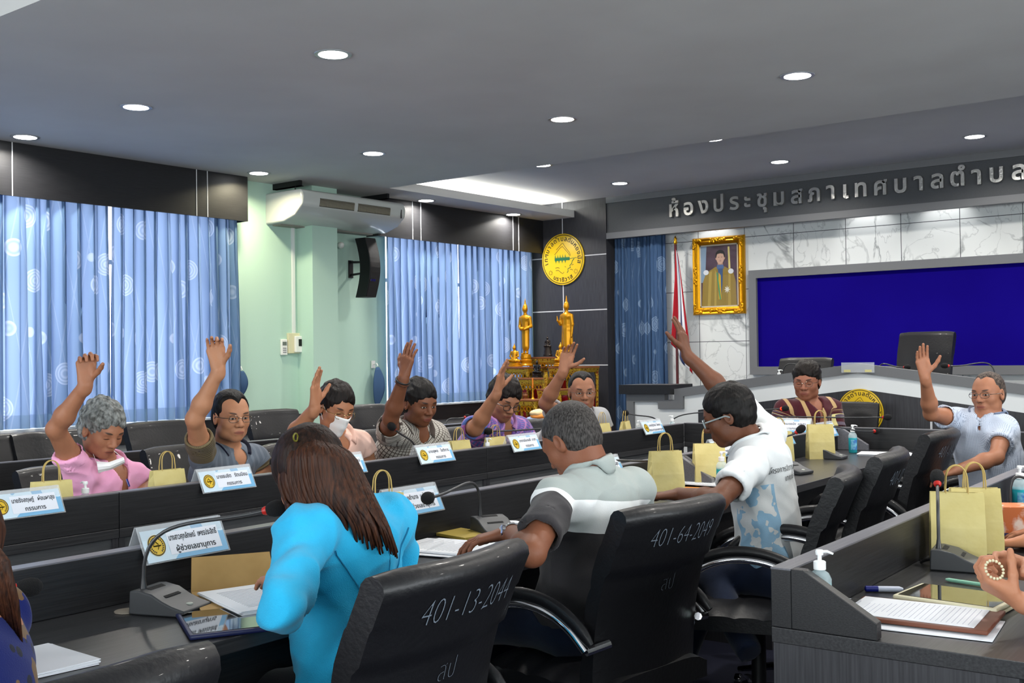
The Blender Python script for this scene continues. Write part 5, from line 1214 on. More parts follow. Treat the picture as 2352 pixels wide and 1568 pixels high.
# name plates: acrylic tents straddling the privacy ledges
M_acr = mat('clear_acrylic', 'f2f6fa', .06, alpha=.28, spec=.8); M_txt = mat('card_print', '161a22', .7)
def card_mat():
    m = mat('name_card_blue', '9cc8e6', .3, coat=.4); g = N(m); co, x, y, z = g.coord()
    n = g.new('TexNoise'); n.inputs['Scale'].default_value = 9; n.inputs['Detail'].default_value = 1; g.link(co, n.inputs['Vector'])
    g.link(g.mix(g.math('GREATER_THAN', g.math('ADD', n.outputs[0], g.math('MULTIPLY', y, .8)), .52), 'cfe6f5', '74b4de'), g.b.inputs['Base Color']); return m
M_card = card_mat(); M_cw = mat('name_card_white', 'e4e9f4', .3, coat=.4)
def plate(x, y, rz, l1, l2, label, L=.285, z=ZR_):
    """tent with its length along local x, printed face towards local -y"""
    Hh, hw, dz = .098, .050, .046
    t = thing('name_plate', label, 'name plate', (x, y, z-dz), rz, 'acrylic name plates on the desks'); b = MB()
    for s in (-1, 1): b.add([(-L/2, s*hw, 0), (L/2, s*hw, 0), (L/2, s*.003, Hh), (-L/2, s*.003, Hh)], [(0, 1, 2, 3)])
    b.build('acrylic_tent', M_acr, t, solid=.003)
    nrm = Vector((0, -Hh, -(hw-.003)*-1)).normalized(); nrm = Vector((0, -Hh, hw)).normalized()
    F0 = frame((0, -hw*.55, Hh*.45), (1, 0, 0), (0, hw, Hh)); F0 = F0 @ Matrix.Translation((0, 0, .0032))
    w, h2 = L*.96/2, .096/2*.96
    b = MB(); b.add([(-w, -h2, 0), (w, -h2, 0), (w, h2, 0), (-w, h2, 0)], [(0, 1, 2, 3)], 0, F0); c = b.build('card', M_card, t)
    b = MB(); b.add([(-w*.42, -h2*.72, .0006), (w*.86, -h2*.72, .0006), (w*.86, h2*.72, .0006), (-w*.42, h2*.72, .0006)], [(0, 1, 2, 3)], 0, F0); b.build('card_panel', M_cw, c)
    b = MB(); T1 = F0 @ Matrix.Translation((w*.22, .008, .0012)); T2 = F0 @ Matrix.Translation((w*.22, -.026, .0012)); V, _ = text_polys(l1, .023); wd = max(v[0] for v in V)-min(v[0] for v in V)
    add_text(b, l1, .023, T1, width=min(wd, w*1.2), offset=.0004); add_text(b, l2, .022, T2, offset=.0004); b.build('card_text', M_txt, c)
    X = F0 @ Matrix.Translation((-w*.70, 0, .0012)); b = MB(); n = 28
    b.add([(math.cos(2*PI*k/n)*.028, math.sin(2*PI*k/n)*.031, 0) for k in range(n)], [tuple(range(n))], 0, X); b.build('card_seal', M_seal, c)
    b = MB(); Xs = X @ Matrix.Translation((0, 0, .0006)) @ Matrix.Diagonal((.028, .031, 1, 1))
    for k in range(24):
        a0, a1 = 2*PI*k/24, 2*PI*(k+1)/24; b.add([(math.cos(q)*s, math.sin(q)*s, 0) for q, s in ((a0, .97), (a1, .97), (a1, .88), (a0, .88))], [(0, 1, 2, 3)], 0, Xs)
        if k not in (17, 18, 19): b.add([(math.cos(q)*s, math.sin(q)*s, 0) for q, s in ((a0+.04, .78), (a1-.06, .78), (a1-.06, .62), (a0+.04, .62))], [(0, 1, 2, 3)], 0, Xs)
    stroke(b, [(-.4, .0), (-.1, .4), (.2, .05)], .05, Xs); stroke(b, [(-.4, -.05), (.4, -.05)], .12, Xs); stroke(b, [(.2, -.1), (.0, -.4)], .05, Xs); b.build('card_seal_drawing', M_sealr, c); return t
RZO = PI/2+SK       # rows whose printed faces look towards +x
def yat(px, py, X0): return at(px, py, x=X0).y
for px, py, a, b_, lb in ((62, 1150, 'นายรังสฤษฎ์   ผ่อนผาสุข', 'กรรมการ', 'name plate at the left edge in front of the pink shirt'), (524, 1098, 'นายธนชิต   รัตนนิยม', 'กรรมการ', 'name plate in front of the striped polo shirt'),
                      (792, 1065, 'นายวรวุฒิ  วงศ์นาคกุล', 'กรรมการ', 'name plate in front of the masked man, half hidden by the brown hair'), (1003, 1040, 'นายสุพล   โชติการ', 'กรรมการ', 'name plate in front of the check shirt'),
                      (1209, 1016, 'อาจารย์มะรอซี  บาฮา', 'กรรมการ', 'name plate in front of the purple plaid shirt'), (1352, 998, 'นายมานพ  แก้วมณี', 'กรรมการ', 'name plate beside the grey haired head, in front of the grey shirt'),
                      (1503, 978, 'นายณัฐวัฒน์  โฆษณะ', 'กรรมการและเลขานุการ', 'name plate near the corner of the far row, between two pump bottles')):
    y = yat(px, py, -4.0); y = yat(px, py, XO(y)+.04); plate(XO(y), y, RZO, a, b_, lb)
for px, py, a, b_, lb in ((428, 1232, 'นางสาวศุภลักษณ์  เพชรประสิทธิ์', 'ผู้ช่วยเลขานุการ', 'large name plate on the near desk ledge behind the microphone'), (955, 1150, 'นายอำนาจ  แก่นอนุกูล', 'ผู้ช่วยเลขานุการ', 'name plate behind the paper bag beside the turquoise jacket'),
                      (1395, 1072, 'นายสมพงษ์  จันทร์สุข', 'กรรมการ', 'name plate hidden behind the head of the man in the grey and white polo'), (1668, 1034, 'นายอาแว  สาและ', 'กรรมการ', 'name plate behind the chin of the man in the white polo'),
                      (1803, 1000, 'นิภา รายช่างคลอง', 'กรรมการ', 'name plate leaning below the maroon tunic, left of a kraft bag'), (1906, 985, 'นายสัน  รักษา', 'กรรมการ', 'name plate behind the tall kraft bag near the teal pump bottle')):
    y = yat(px, py, -2.8); y = yat(px, py, XI(y)+.04); plate(XI(y), y, RZO, a, b_, lb)
p = at(1780, 975, z=ZR_+.02); plate(p.x, 7.235+SK*(p.x+4.06), SK, 'นายมะรอนิง  แฮเฮาะ', 'ประธานกรรมการ', 'name plate facing the room in front of the maroon tunic', L=.31)

# kraft paper bags
M_kraft = mat('yellow_kraft_paper', 'd3c588', .75, noise=('c8b876', 14, .3, .7), bump=(9, .5)); M_cord = mat('paper_cord', 'b99f5e', .8)
def make_bag(label):
    w, d, h = .155, .08, .205; t = thing('paper_bag', label, 'paper bag', (0, 0, 0), 0, 'yellow kraft paper bags'); b = MB()
    ring = lambda z, k, s: [(-w/2*s, -d/2*k, z), (w/2*s, -d/2*k, z), (w/2*s-.018*(1-k)*2, 0, z), (w/2*s, d/2*k, z), (-w/2*s, d/2*k, z), (-w/2*s+.018*(1-k)*2, 0, z)]
    R_ = [ring(0, 1, 1), ring(.045, .98, 1), ring(.10, .86, .99), ring(.155, .62, .98), ring(h, .34, .97)]; vs = [p for r_ in R_ for p in r_]
    fs = [(j*6+k, j*6+(k+1) % 6, (j+1)*6+(k+1) % 6, (j+1)*6+k) for j in range(4) for k in range(6)]+[tuple(range(6))[::-1]]; b.add(vs, fs); b.build('paper_body', M_kraft, t, solid=.0012)
    for s in (-1, 1):
        b = MB(); b.tube([(-.031, s*d*.17, h-.035), (-.032, s*d*.15, h+.015)]+[(-.031*math.cos(PI*k/12), s*(.010-.004*math.sin(PI*k/12)), h+.03+.052*math.sin(PI*k/12)**.8) for k in range(13)]+[(.032, s*d*.15, h+.015), (.031, s*d*.17, h-.035)], .0024, 6); b.build('handle', M_cord, t, smooth=True)
    return t
bag0 = make_bag('kraft bag on the lower right desk, nearer one, in front of the microphone'); first = [bag0]
def put_bag(px, py, ztop, rz, label, sc=1.0, first=first):
    p = at(px, py, z=ZT_+.205*sc*ztop); o = bag0 if first else dup(bag0); first.clear(); o.location = (p.x, p.y, ZT_); o.rotation_euler.z = rz; o['label'] = label; o.scale = (sc, sc, sc); return o
put_bag(2197, 1130, 1, SK+.35, 'kraft bag on the lower right desk, nearer one, behind the black microphone', 1.02)
put_bag(2238, 1120, 1, SK+.5, 'second kraft bag on the lower right desk, partly behind the first', 1.0)
for px, py, rz, lb in ((118, 1104, 1.3, 'kraft bag behind the leftmost name plate, beside the pink shirt'), (384, 1078, 1.5, 'kraft bag between the pink shirt and the striped polo'), (1054, 1011, 1.5, 'kraft bag in front of the plaid shirt, left of the pump bottle'),
                       (1137, 1003, 1.5, 'kraft bag just behind the white pump, in front of the plaid shirt'), (1383, 972, 1.6, 'kraft bag in front of the grey shirt'), (1436, 967, 1.9, 'kraft bag near the far corner beside the microphone')):
    y_ = at(px, py, x=-4.08).y; p = at(px, py, x=XO(y_)-.12); k_ = (p.z-ZT_)/.205; o = put_bag(px, py, 1, rz, lb, .96); o.location = (p.x, p.y, ZT_); o.scale = (.96, .96, k_)
put_bag(878, 1133, 1, 1.2, 'kraft bag on the near desk, right behind the turquoise shoulder', .95); put_bag(1528, 1035, 1, .95, 'tall kraft bag on the near desk left of the sloped grey wings', 1.0)
put_bag(1628, 1018, 1, .75, 'kraft bag right of the sloped grey wings, under the bowed face', 1.0); put_bag(1883, 974, 1, .7, 'kraft bag on the near desk below the maroon tunic', 1.02); put_bag(1790, 992, .98, .9, 'kraft bag mostly hidden by the white polo shoulder', .95)

# microphones with wedge bases
M_mic = mat('mic_grey', '3b3d40', .45); M_foam = mat('mic_foam', '0c0c0e', .95, bump=(500, .6)); M_red = mat('mic_red_ring', 'b4211a', .4); M_lit = mat('mic_red_light', 'ff2a10', .4, emit=('ff2408', 5))
def mic(x, y, rz, head, label, z=ZT_, lit=False, bend=.11, base=True):
    """base faces local +y is its rear; stalk rises from the rear to head (room coordinates)"""
    t = thing('microphone', label, 'microphone', (x, y, z), rz, 'gooseneck conference microphones')
    if base:
        b = MB(); prof = [(-.085, 0), (-.088, .016), (-.05, .026), (-.02, .038), (.01, .054), (.05, .062), (.075, .060), (.078, 0)]
        b.prism(prof, 'x', -.062, .062); b.build('base', M_mic, t, bevel=.004, bseg=2, smooth=True)
        b = MB(); b.prism([(-.015, .0415), (.045, .0620), (.045, .0630), (-.015, .0425)], 'x', -.032, .032); b.build('speaker_grille', mat('mic_grille', '232426', .7, bump=(700, 1)), t)
        b = MB(); b.lathe([(.009, .020), (.009, .0245), (.006, .026)], 14, (0, -.062, 0)); b.build('talk_button', mat('mic_button', 'b9bdb2', .4), t)
        b = MB(); b.tube([(.02, .078, .02), (.03, .10, .012), (.045, .115, .004), (.07, .12, .003)], .004, 6); b.build('cable', M_black, t, smooth=True)
    root = Matrix.Translation((x, y, z)) @ Matrix.Rotation(rz, 4, 'Z'); Hl = root.inverted() @ Vector(head); s0 = Vector((-.03, .055, .06))
    up_ = s0+Vector((0, 0, min(bend, max(.05, (Hl.z-.06)*.6)))); d_ = (Hl-up_); c1 = up_+Vector((0, 0, .05)); P_ = []
    p0_ = s0+Vector((0, 0, .03)); p1_ = s0+Vector((0, 0, bend+.10)); p2_ = Hl-(Hl-up_)*.55+Vector((0, 0, .012))
    pts = [s0, s0+Vector((0, 0, .015))]+[p0_*(1-q)**3+p1_*3*q*(1-q)**2+p2_*3*q*q*(1-q)+Hl*q**3 for q in [k/16 for k in range(17)]]; dr = (pts[-1]-pts[-2]).normalized(); n_ = len(pts)
    b = MB(); b.tube(pts, [.009, .007]+[.0050]*(n_-2), 10); b.build('gooseneck', mat('mic_stalk', '343537', .35, spec=.6), t, smooth=True)
    e = Hl; b = MB(); Fm = frame(e, dr.cross((0, 0, 1) if abs(dr.z) < .9 else (1, 0, 0)), dr); Fm = Fm @ Matrix.Rotation(-PI/2, 4, 'X')
    b.lathe([(.0085, -.010), (.0118, -.003), (.0118, .003)], 14, M=Fm); b.build('ring', M_lit if lit else M_red, t, smooth=True)
    b = MB(); b.lathe([(.010, .0), (.016, .006), (.0205, .018), (.0215, .032), (.018, .045), (.010, .053), (.002, .056)], 16, M=Fm); b.build('foam_cap', M_foam, t, smooth=True, angle=180); return t
def fac(rzdeg): return math.radians(rzdeg)
p = at(388, 1385, z=ZT_+.02); mic(p.x, p.y, fac(90+20), at(612, 1172, x=-2.24), 'large gooseneck microphone on the near desk left of the turquoise jacket', bend=.10)
p = at(292, 1404, z=ZT_); b = MB(); b.lathe([(.032, 0), (.032, .003), (.024, .004)], 20); tag(b.build('cable_grommet', mat('beige_plastic', '8d8478', .6), None, loc=(p.x, p.y, ZT_), smooth=True), 'small beige cable grommet behind the large microphone base at left', 'grommet')
mic(-2.42, .98, fac(100), at(36, 1352, d=2.42), 'microphone at the left edge beside the blue patterned blouse', bend=.08)
p = at(1135, 1213, z=ZT_+.02); mic(p.x, p.y, fac(65), at(990, 1142, x=p.x+.10), 'microphone between the turquoise jacket and the grey and white polo, stalk bent left', bend=.10)
p = at(1400, 1135, z=ZT_+.02); mic(p.x, p.y, fac(90), at(1505, 1056, x=p.x+.05), 'microphone rising behind the grey and white polo in front of a kraft bag', bend=.06)
p = at(1822, 1078, z=ZT_+.02); mic(p.x, p.y, fac(80), at(1830, 992, x=p.x+.02), 'microphone on the near desk right of the white polo back', bend=.07)
p = at(1908, 1045, z=ZT_+.02); mic(p.x, p.y, fac(95), at(2008, 990, x=p.x+.02), 'microphone with long bent stalk beside the teal pump bottle', bend=.12)
p = at(2205, 1290, z=ZT_+.02); mic(p.x, p.y, fac(100), at(2153, 1110, x=p.x-.08), 'microphone in front of the kraft bags on the lower right desk', bend=.07)
p = at(2352, 1205, z=ZT_+.02); mic(p.x, p.y, fac(120), at(2385, 1100, x=p.x+.05), 'microphone at the right edge behind the tissue box', bend=.10)
for px, py, hx, hy, lb in ((835, 1075, 905, 984, 'far row microphone in front of the check shirt'), (560, 1100, 640, 1060, 'far row microphone by the striped polo, behind the brown hair'), (1230, 1020, 1128, 990, 'far row microphone with its stalk crossing the plaid shirt'), (1375, 1000, 1441, 949, 'far row microphone near the corner, in front of the stage curtain')):
    p = at(px, py, z=ZT_+.03); mic(XO(p.y)-.22, p.y, -PI/2, at(hx, hy, x=XO(p.y)-.10), lb, bend=.06)
p = at(1700, 985, z=ZT_); mic(p.x, 7.50, 0+.3, at(1796, 938, y=7.42), 'microphone with a glowing red ring in front of the speaker in the maroon tunic', lit=True, bend=.07)
mic(at(1880, 985, z=ZT_).x, 7.52, .2, at(2030, 958, y=7.42), 'microphone on the cross desk with its head over the round seal', bend=.06)
p = at(1360*.2976+600, 972, z=.9); mic(-5.80, at(1005, 975, x=-5.8).y, -PI/2, at(1068, 958, x=-5.75), 'back row microphone between the check shirt and the plaid shirt', bend=.05)
ZB = .34+.737
for (bx, hx, hy, lb) in ((1800, 1872, 841, 'bench microphone left of the clear acrylic stand'), (2020, 2078, 843, 'bench microphone in front of the high backed chair, left one'), (2293, 2178, 840, 'bench microphone with its stalk bent left, right of the high backed chair')):
    hp = at(hx, hy, y=YD+.30); mic(at(bx, 850, y=YD+.36).x, YD+.36, .1, hp, lb, z=ZB, bend=.16)

# pump bottles of hand gel
M_gel = mat('teal_gel', '35bccb', .12, trans=.25, ior=1.35); M_clear = mat('clear_plastic', 'dfeef2', .08, alpha=.35); M_lab = mat('bottle_label', '6fb0c8', .5, noise=('2f6cb4', 30, .45, .55)); M_pump = mat('pump_white', 'eef0f0', .4)
def make_bottle(label):
    t = thing('pump_bottle', label, 'pump bottle', (0, 0, 0), 0, 'pump bottles of hand gel'); b = MB()
    b.lathe([(.024, 0), (.027, .004), (.0275, .095), (.0268, .100)], 24, sx=1, sy=.8); b.build('gel_fill', M_gel, t, smooth=True)
    b = MB(); b.lathe([(.0278, .095), (.0275, .112), (.021, .126), (.012, .132), (.012, .138)], 24, sx=1, sy=.82); b.build('clear_shoulder', M_clear, t, smooth=True)
    b = MB(); b.add([(.0282*math.cos(a), .0282*.8*math.sin(a)*1.01, z) for z in (.02, .085) for a in [PI*1.45+PI*.5*k/10 for k in range(11)]], [(k, k+1, k+12, k+11) for k in range(10)]); b.build('label_sticker', M_lab, t)
    b = MB(); b.lathe([(.0145, .134), (.0145, .152), (.012, .154)], 20); b.lathe([(.005, .150), (.005, .172)], 12); b.lathe([(.009, .168), (.010, .176), (.008, .180)], 16); b.tube([(0, 0, .175), (.018, 0, .177), (.032, 0, .172)], [.006, .005, .0035], 8, flat=.7); b.build('pump', M_pump, t, smooth=True); return t
bt = make_bottle('teal pump bottle'); used = []
def put_bottle(px, py, z0, label, rz=0, X=None, hgt=.18, sc=1.0, XX=None):
    p = at(px, py, x=XX) if XX is not None else at(px, py, z=z0+hgt*sc) if X is None else at(px, py, y=X); o = dup(bt) if used else bt; used.append(1); o.location = (p.x, p.y, z0); o.rotation_euler.z = rz; o.scale = (sc,)*3; o['label'] = label; return o
put_bottle(1958, 975, ZT_, 'teal pump bottle standing on the near desk, right of the bent microphone stalk', 0)
put_bottle(196, 1113, ZT_, 'pump bottle whose white top shows over the ledge in front of the pink shirt', PI, XX=-4.0); put_bottle(1119, 1013, ZT_, 'pump bottle top in front of the small kraft bag and plaid shirt', 0, XX=-4.06)
put_bottle(1466, 957, ZT_, 'pump bottle top left of the corner name plate', 0, XX=-4.17); put_bottle(1544, 963, ZT_, 'pump bottle top right of the corner name plate', PI, X=7.40); put_bottle(1657, 1036, ZT_, 'teal pump bottle behind the kraft bag under the bowed face', 0)
put_bottle(1882, 1262, ZT_, 'clear pump bottle behind the sloped wing of the lower right desk', .2); put_bottle(2342, 1069, ZT_, 'large teal pump bottle at the right edge', 0, sc=1.08); put_bottle(1789, 836, ZB, 'teal pump bottle on the front bench', .3, X=YD+.22)

# papers, envelopes, tablets
M_paper = mat('white_paper', 'e9ecf2', .8); M_ink = mat('grey_print', '9a9ea8', .8); M_env = mat('brown_envelope', 'b4915a', .75, noise=('a5834e', 12, .3, .7)); M_or = mat('orange_envelope', 'c77a1c', .7)
def sheet_stack(cx, cy, rz, n, label, w=.21, l=.297, z=ZT_, lines=16, spread=.012, name='paper_stack', seed=1):
    t = thing(name, label, 'papers', (cx, cy, z), rz); rn = random.Random(seed)
    for k in range(n):
        b = MB(); b.box((rn.uniform(-spread, spread), rn.uniform(-spread, spread), .001+.0022*k), (w, l, .0018), rz=rn.uniform(-.05, .05)); s = b.build('sheet', M_paper, t)
        if k == n-1:
            q = MB()
            for j in range(lines): q.box((-.01*(j % 3), l*.38-j*l*.75/lines, .0022*k+.0022), (w*(.72-.1*(j % 3)), .0018, .0004))
            q.build('print_lines', M_ink, s)
    return t
def envelope(px, py, rz, m, label, flap=True, w=.23, l=.32):
    p = at(px, py, z=ZT_+.01); t = thing('envelope', label, 'envelope', (p.x, p.y, ZT_), rz); b = MB(); b.box((0, 0, .006), (w, l, .012)); b.build('pocket', m, t)
    if flap: b = MB(); b.grid(lambda u, v: ((u-.5)*w*(1-.06*v), l/2+.05*v, .012+.085*v), 4, 4); b.build('flap', M_env, t, solid=.0015)
    return t
envelope(556, 1378, math.radians(60), M_env, 'brown envelope with its flap up beside the turquoise elbow'); p = at(572, 1374, z=ZT_+.02); sheet_stack(p.x+.01, p.y+.03, math.radians(75), 4, 'papers lying on the brown envelope beside the turquoise elbow', z=ZT_+.0125, seed=3)
p = at(1030, 1262, z=ZT_); sheet_stack(p.x, p.y, math.radians(100), 6, 'stack of printed papers between the turquoise jacket and the chalked chair', w=.24, l=.30, spread=.03, seed=5)
p = at(1250, 1255, z=ZT_); sheet_stack(p.x+.03, p.y+.02, math.radians(80), 3, 'white and blue booklet beside the charcoal sleeve', w=.2, l=.28, seed=7, name='booklet')
p = at(1565, 1142, z=ZT_); sheet_stack(p.x, p.y, math.radians(95), 3, 'printed sheets on the near desk in front of the white polo arm', seed=8); envelope(1598, 1124, math.radians(105), M_or, 'orange envelope with a brown flap beside the tall kraft bag', w=.16, l=.26)
p = at(1610, 1118, z=ZT_); sheet_stack(p.x-.02, p.y+.06, math.radians(95), 3, 'white papers behind the orange envelope', z=ZT_+.0125, seed=9)
p = at(2035, 1045, z=ZT_); sheet_stack(p.x, p.y, math.radians(100), 6, 'loose white papers on the near desk before the cross desk panel', seed=11, lines=4); p = at(95, 1522, z=ZT_); sheet_stack(p.x, p.y, math.radians(88), 5, 'white book with a thin red edge at the bottom left', w=.15, l=.22, z=ZT_, lines=0, spread=.001, name='notebook', seed=2)
p = at(1190, 1206, z=ZT_); b = MB(); b.lathe([(.035, 0), (.036, .006), (.030, .008)], 24); tag(b.build('round_badge', M_paper, None, loc=(p.x-.05, p.y+.02, ZT_), smooth=True), 'round white printed disc behind the microphone base by the watch', 'badge')
p = at(1068, 1233, z=ZT_); b = MB(); b.box((0, 0, .006), (.14, .20, .010)); tag(b.build('notebook', mat('yellow_notebook', 'a9933e', .7), None, loc=(p.x-.03, p.y+.02, ZT_), rot=(0, 0, 1.4)), 'thin dark yellow notebook left of the hand with the watch', 'notebook')
def tablet(px, py, rz, case, label, w=.19, l=.26, z=ZT_, tilt=0, back=None):
    p = at(px, py, z=z+.01); t = thing('tablet', label, 'tablet', (p.x, p.y, z), rz); b = MB(); b.box((0, 0, .006), (w, l, .012)); b.build('case', case, t, bevel=.005, bseg=3)
    if back: b = MB(); b.box((.0, 0, -.006), (w, l, .008)); b.build('folded_cover', back, t, bevel=.003)
    b = MB(); b.box((0, 0, .0125), (w-.02, l-.024, .0015)); b.build('screen', mat('tablet_glass', '0a0b0d', .04, coat=1, spec=.8), t); return t
tablet(510, 1424, math.radians(62), mat('navy_case', '1b2350', .4), 'tablet in a navy case in front of the turquoise elbow'); tablet(2198, 1368, math.radians(86), mat('cream_case', 'd9d3b4', .5), 'tablet in a cream case under the beaded hands', z=ZT_+.011, back=mat('cream_cover', 'cfc8a8', .5))
p = at(2112, 1420, z=ZT_); t = thing('clipboard', 'brown clipboard with a filled form behind the sloped wing', 'clipboard', (p.x+.005, p.y, ZT_+.003), math.radians(95)); b = MB(); b.box((0, 0, .008), (.235, .34, .010)); b.build('board', mat('brown_leatherette', '6b3a26', .5), t, bevel=.003)
b = MB(); b.box((0, .012, .0142), (.205, .30, .0016)); s = b.build('form_sheet', M_paper, t); b = MB(); [b.box((-.02 if j < 4 else 0, .13-.012*j, .0152), (.10+.07*(j > 5), .0013, .0003)) for j in range(22)]; b.build('form_lines', mat('pale_print', 'b4b8c8', .8), s)
b = MB(); b.box((0, .165, .018), (.07, .022, .008)); b.tube([(-.03, .178, .02), (0, .192, .024), (.03, .178, .02)], .002, 6); b.build('clip', M_chrome, t); b = MB(); b.box((0, 0, .0015), (.21, .30, .002)); tag(b.build('paper_sheet', M_paper, None, loc=(p.x+.04, p.y-.045, ZT_), rot=(0, 0, math.radians(97))), 'white sheet sticking out under the brown clipboard', 'paper')
def pen(px, py, rz, m, cap, label, L=.14, r=.0055):
    p = at(px, py, z=ZT_+.006); t = thing('pen', label, 'pen', (p.x, p.y, ZT_+r), rz); Mx = Matrix.Rotation(PI/2, 4, 'X'); b = MB(); b.lathe([(r*.5, -L/2), (r, -L/2+.01), (r, L/2-.035)], 12, M=Mx); b.build('barrel', m, t, smooth=True)
    b = MB(); b.lathe([(r*1.05, L/2-.035), (r*1.05, L/2-.003), (r*.6, L/2)], 12, M=Mx); b.build('cap', cap, t, smooth=True)
pen(2030, 1354, math.radians(-60), mat('pen_white', 'c9cfe0', .4), mat('blue_pen', '16207a', .3), 'short blue and white correction pen on the lower right desk', L=.10, r=.008); pen(2228, 1338, math.radians(80), mat('pen_mint', '8fcab0', .4), mat('pen_green', '3c8f78', .4), 'mint green pen behind the cream tablet')
p = at(2298, 1235, z=ZT_); t = thing('tissue_box', 'orange and white tissue box behind the kraft bags', 'tissue box', (p.x+.02, p.y+.05, ZT_), .5); b = MB(); b.box((0, 0, .055), (.12, .12, .11)); b.build('carton', mat('tissue_carton', 'd2733c', .5, noise=('efe3da', 14, .45, .55)), t, bevel=.002); b = MB(); b.box((0, 0, .011), (.1215, .1215, .02)); b.build('carton_base', mat('tissue_blue', '24306e', .5), t)
p = at(2347, 1255, z=ZT_); b = MB(); b.box((0, 0, .008), (.07, .14, .014)); tag(b.build('mobile_phone', M_black, None, loc=(p.x+.03, p.y, ZT_), rot=(0, 0, 1.2), bevel=.004), 'dark phone lying by the resting hand at the right edge', 'phone')
# clear stand on the bench
p0 = at(1934, 833, y=YD-.04); p1 = at(2010, 855, y=YD-.04); t = thing('acrylic_stand', 'empty clear acrylic stand on the peak of the front bench', 'stand', ((p0.x+p1.x)/2, YD-.045, p1.z)); w = p1.x-p0.x; h_ = p0.z-p1.z
b = MB(); b.box((0, -.01, h_/2), (w, .003, h_)); b.box((0, .02, .0), (w, .06, .003)); b.box((0, -.01, h_), (w, .006, .004)); b.build('acrylic_panel', M_acr, t)
for s in (-1, 1): b = MB(); b.box((s*w*.32, -.0125, h_*.16), (w*.2, .002, h_*.25)); b.build('paper_note', mat('yellow_note', 'd9d090', .8), t)

# ---------------------------------------------------------------- portrait and flag
fx0, fz1 = at(1593, 549, y=YM).x, at(1593, 549, y=YM).z; fx1 = at(1712, 545, y=YM).x; fz0 = at(1600, 724, y=YM).z; Wf, Hf = fx1-fx0, fz1-fz0
t = thing('framed_portrait', 'gilt framed portrait of a person in a gold embroidered uniform on the marble wall', 'picture', ((fx0+fx1)/2, YM-.002, (fz0+fz1)/2))
M_gilt = mat('gilt_frame', 'd99a12', .28, .8, bump=(60, .5)); fw = .085; b = MB()
def rail(a, c, mb):   # moulded frame rail between two corner points, mitred
    pass
prf = [(0, 0), (0, .03), (.015, .055), (.035, .045), (.05, .055), (.065, .035), (fw, .02), (fw, 0)]
rings = [(o_, y_) for o_, y_ in prf]; vs = []
for o_, y_ in rings:
    x_, z_ = Wf/2-o_, Hf/2-o_; vs += [(-x_, -y_, -z_), (x_, -y_, -z_), (x_, -y_, z_), (-x_, -y_, z_)]
b.add(vs, [(i*4+k, i*4+(k+1) % 4, (i+1)*4+(k+1) % 4, (i+1)*4+k) for i in range(len(rings)-1) for k in range(4)]); b.build('frame', M_gilt, t)
rn = random.Random(2)
for (cx, cz, n_) in [(-1, -1, 22), (1, -1, 22), (1, 1, 22), (-1, 1, 22), (0, 1, 16), (0, -1, 16), (-1, 0, 16), (1, 0, 16)]:
    b = MB()
    for k in range(n_):
        ux, uz = cx*(Wf/2-fw/2), cz*(Hf/2-fw/2); l_ = (k/(n_-1)-.5)*.19
        dx, dz = (l_, rn.uniform(-.018, .018)) if cx == 0 or (cz and k % 2) else (rn.uniform(-.018, .018), l_)
        if cx and cz: dx = -cx*abs(dx); dz = -cz*abs(dz); ux += cx*.02; uz += cz*.02
        b.ell((ux+dx, -.05, uz+dz), (rn.uniform(.013, .018), .012, rn.uniform(.013, .018)), seg=8, rings=5)
    b.build('carved_ornament', M_gilt, t, smooth=True)
b = MB(); w, h_ = Wf/2-fw+.002, Hf/2-fw+.002; b.add([(-w, -.016, -h_), (w, -.016, -h_), (w, -.016, h_), (-w, -.016, h_)], [(0, 1, 2, 3)]); pt = b.build('picture_ground', mat('portrait_ground', '3a2430', .35, noise=('5e4a58', 4, .3, .7)), t)
def flat(name, col, polys, d, rough=.4):
    b = MB()
    for P_ in polys: b.add([(x*w, -.016-d*.0006, z*h_) for x, z in P_], [tuple(range(len(P_)))])
    b.build(name, mat('portrait_'+name, col, rough), pt)
circ = lambda cx, cz, rx, rz_, n=22, a0=0, a1=2*PI: [(cx+rx*math.cos(a0+(a1-a0)*k/n), cz+rz_*math.sin(a0+(a1-a0)*k/n)) for k in range(n+(a1-a0 < 6))]
flat('mount', 'cdbfa4', [[(-1, -1), (-.93, -1), (-.93, 1), (-1, 1)], [(.93, -1), (1, -1), (1, 1), (.93, 1)], [(-1, .95), (1, .95), (1, 1), (-1, 1)], [(-1, -1), (1, -1), (1, -.95), (-1, -.95)]], 1)
flat('drape', '7f96ad', [[(-.93, -.2), (-.72, -.2), (-.62, .95), (-.93, .95)]], 1); flat('lamp_light', 'd8c77a', [[(.50, .2), (.60, .2), (.56, .9), (.47, .9)]], 1)
flat('coat', '8f7630', [[(-.9, -.95), (.9, -.95), (.86, -.2), (.72, .12), (.30, .28), (-.18, .28), (-.66, .10), (-.84, -.2)]], 2); flat('coat_folds', 'a98f42', [[(-.6, -.95), (-.45, -.95), (-.35, .15), (-.5, .12)], [(.45, -.95), (.6, -.95), (.6, .1), (.5, .16)], [(-.25, -.95), (-.15, -.95), (-.1, .1), (-.2, .2)]], 3)
flat('epaulettes', 'd5d8dc', [circ(-.66, .12, .14, .08), circ(.62, .12, .14, .08)], 4); flat('shirt_front', '35507c', [[(-.05, .3), (.22, .3), (.18, -.3), (.1, -.7), (-.02, -.7), (0, -.3)]], 4); flat('sash', 'c8a020', [[(.0, .1), (.1, .0), (.12, -.75), (-.02, -.75), (-.02, -.2)]], 5); flat('green_stripe', '3f8a5c', [[(-.12, .1), (-.06, .1), (.10, -.75), (.03, -.75)]], 6)
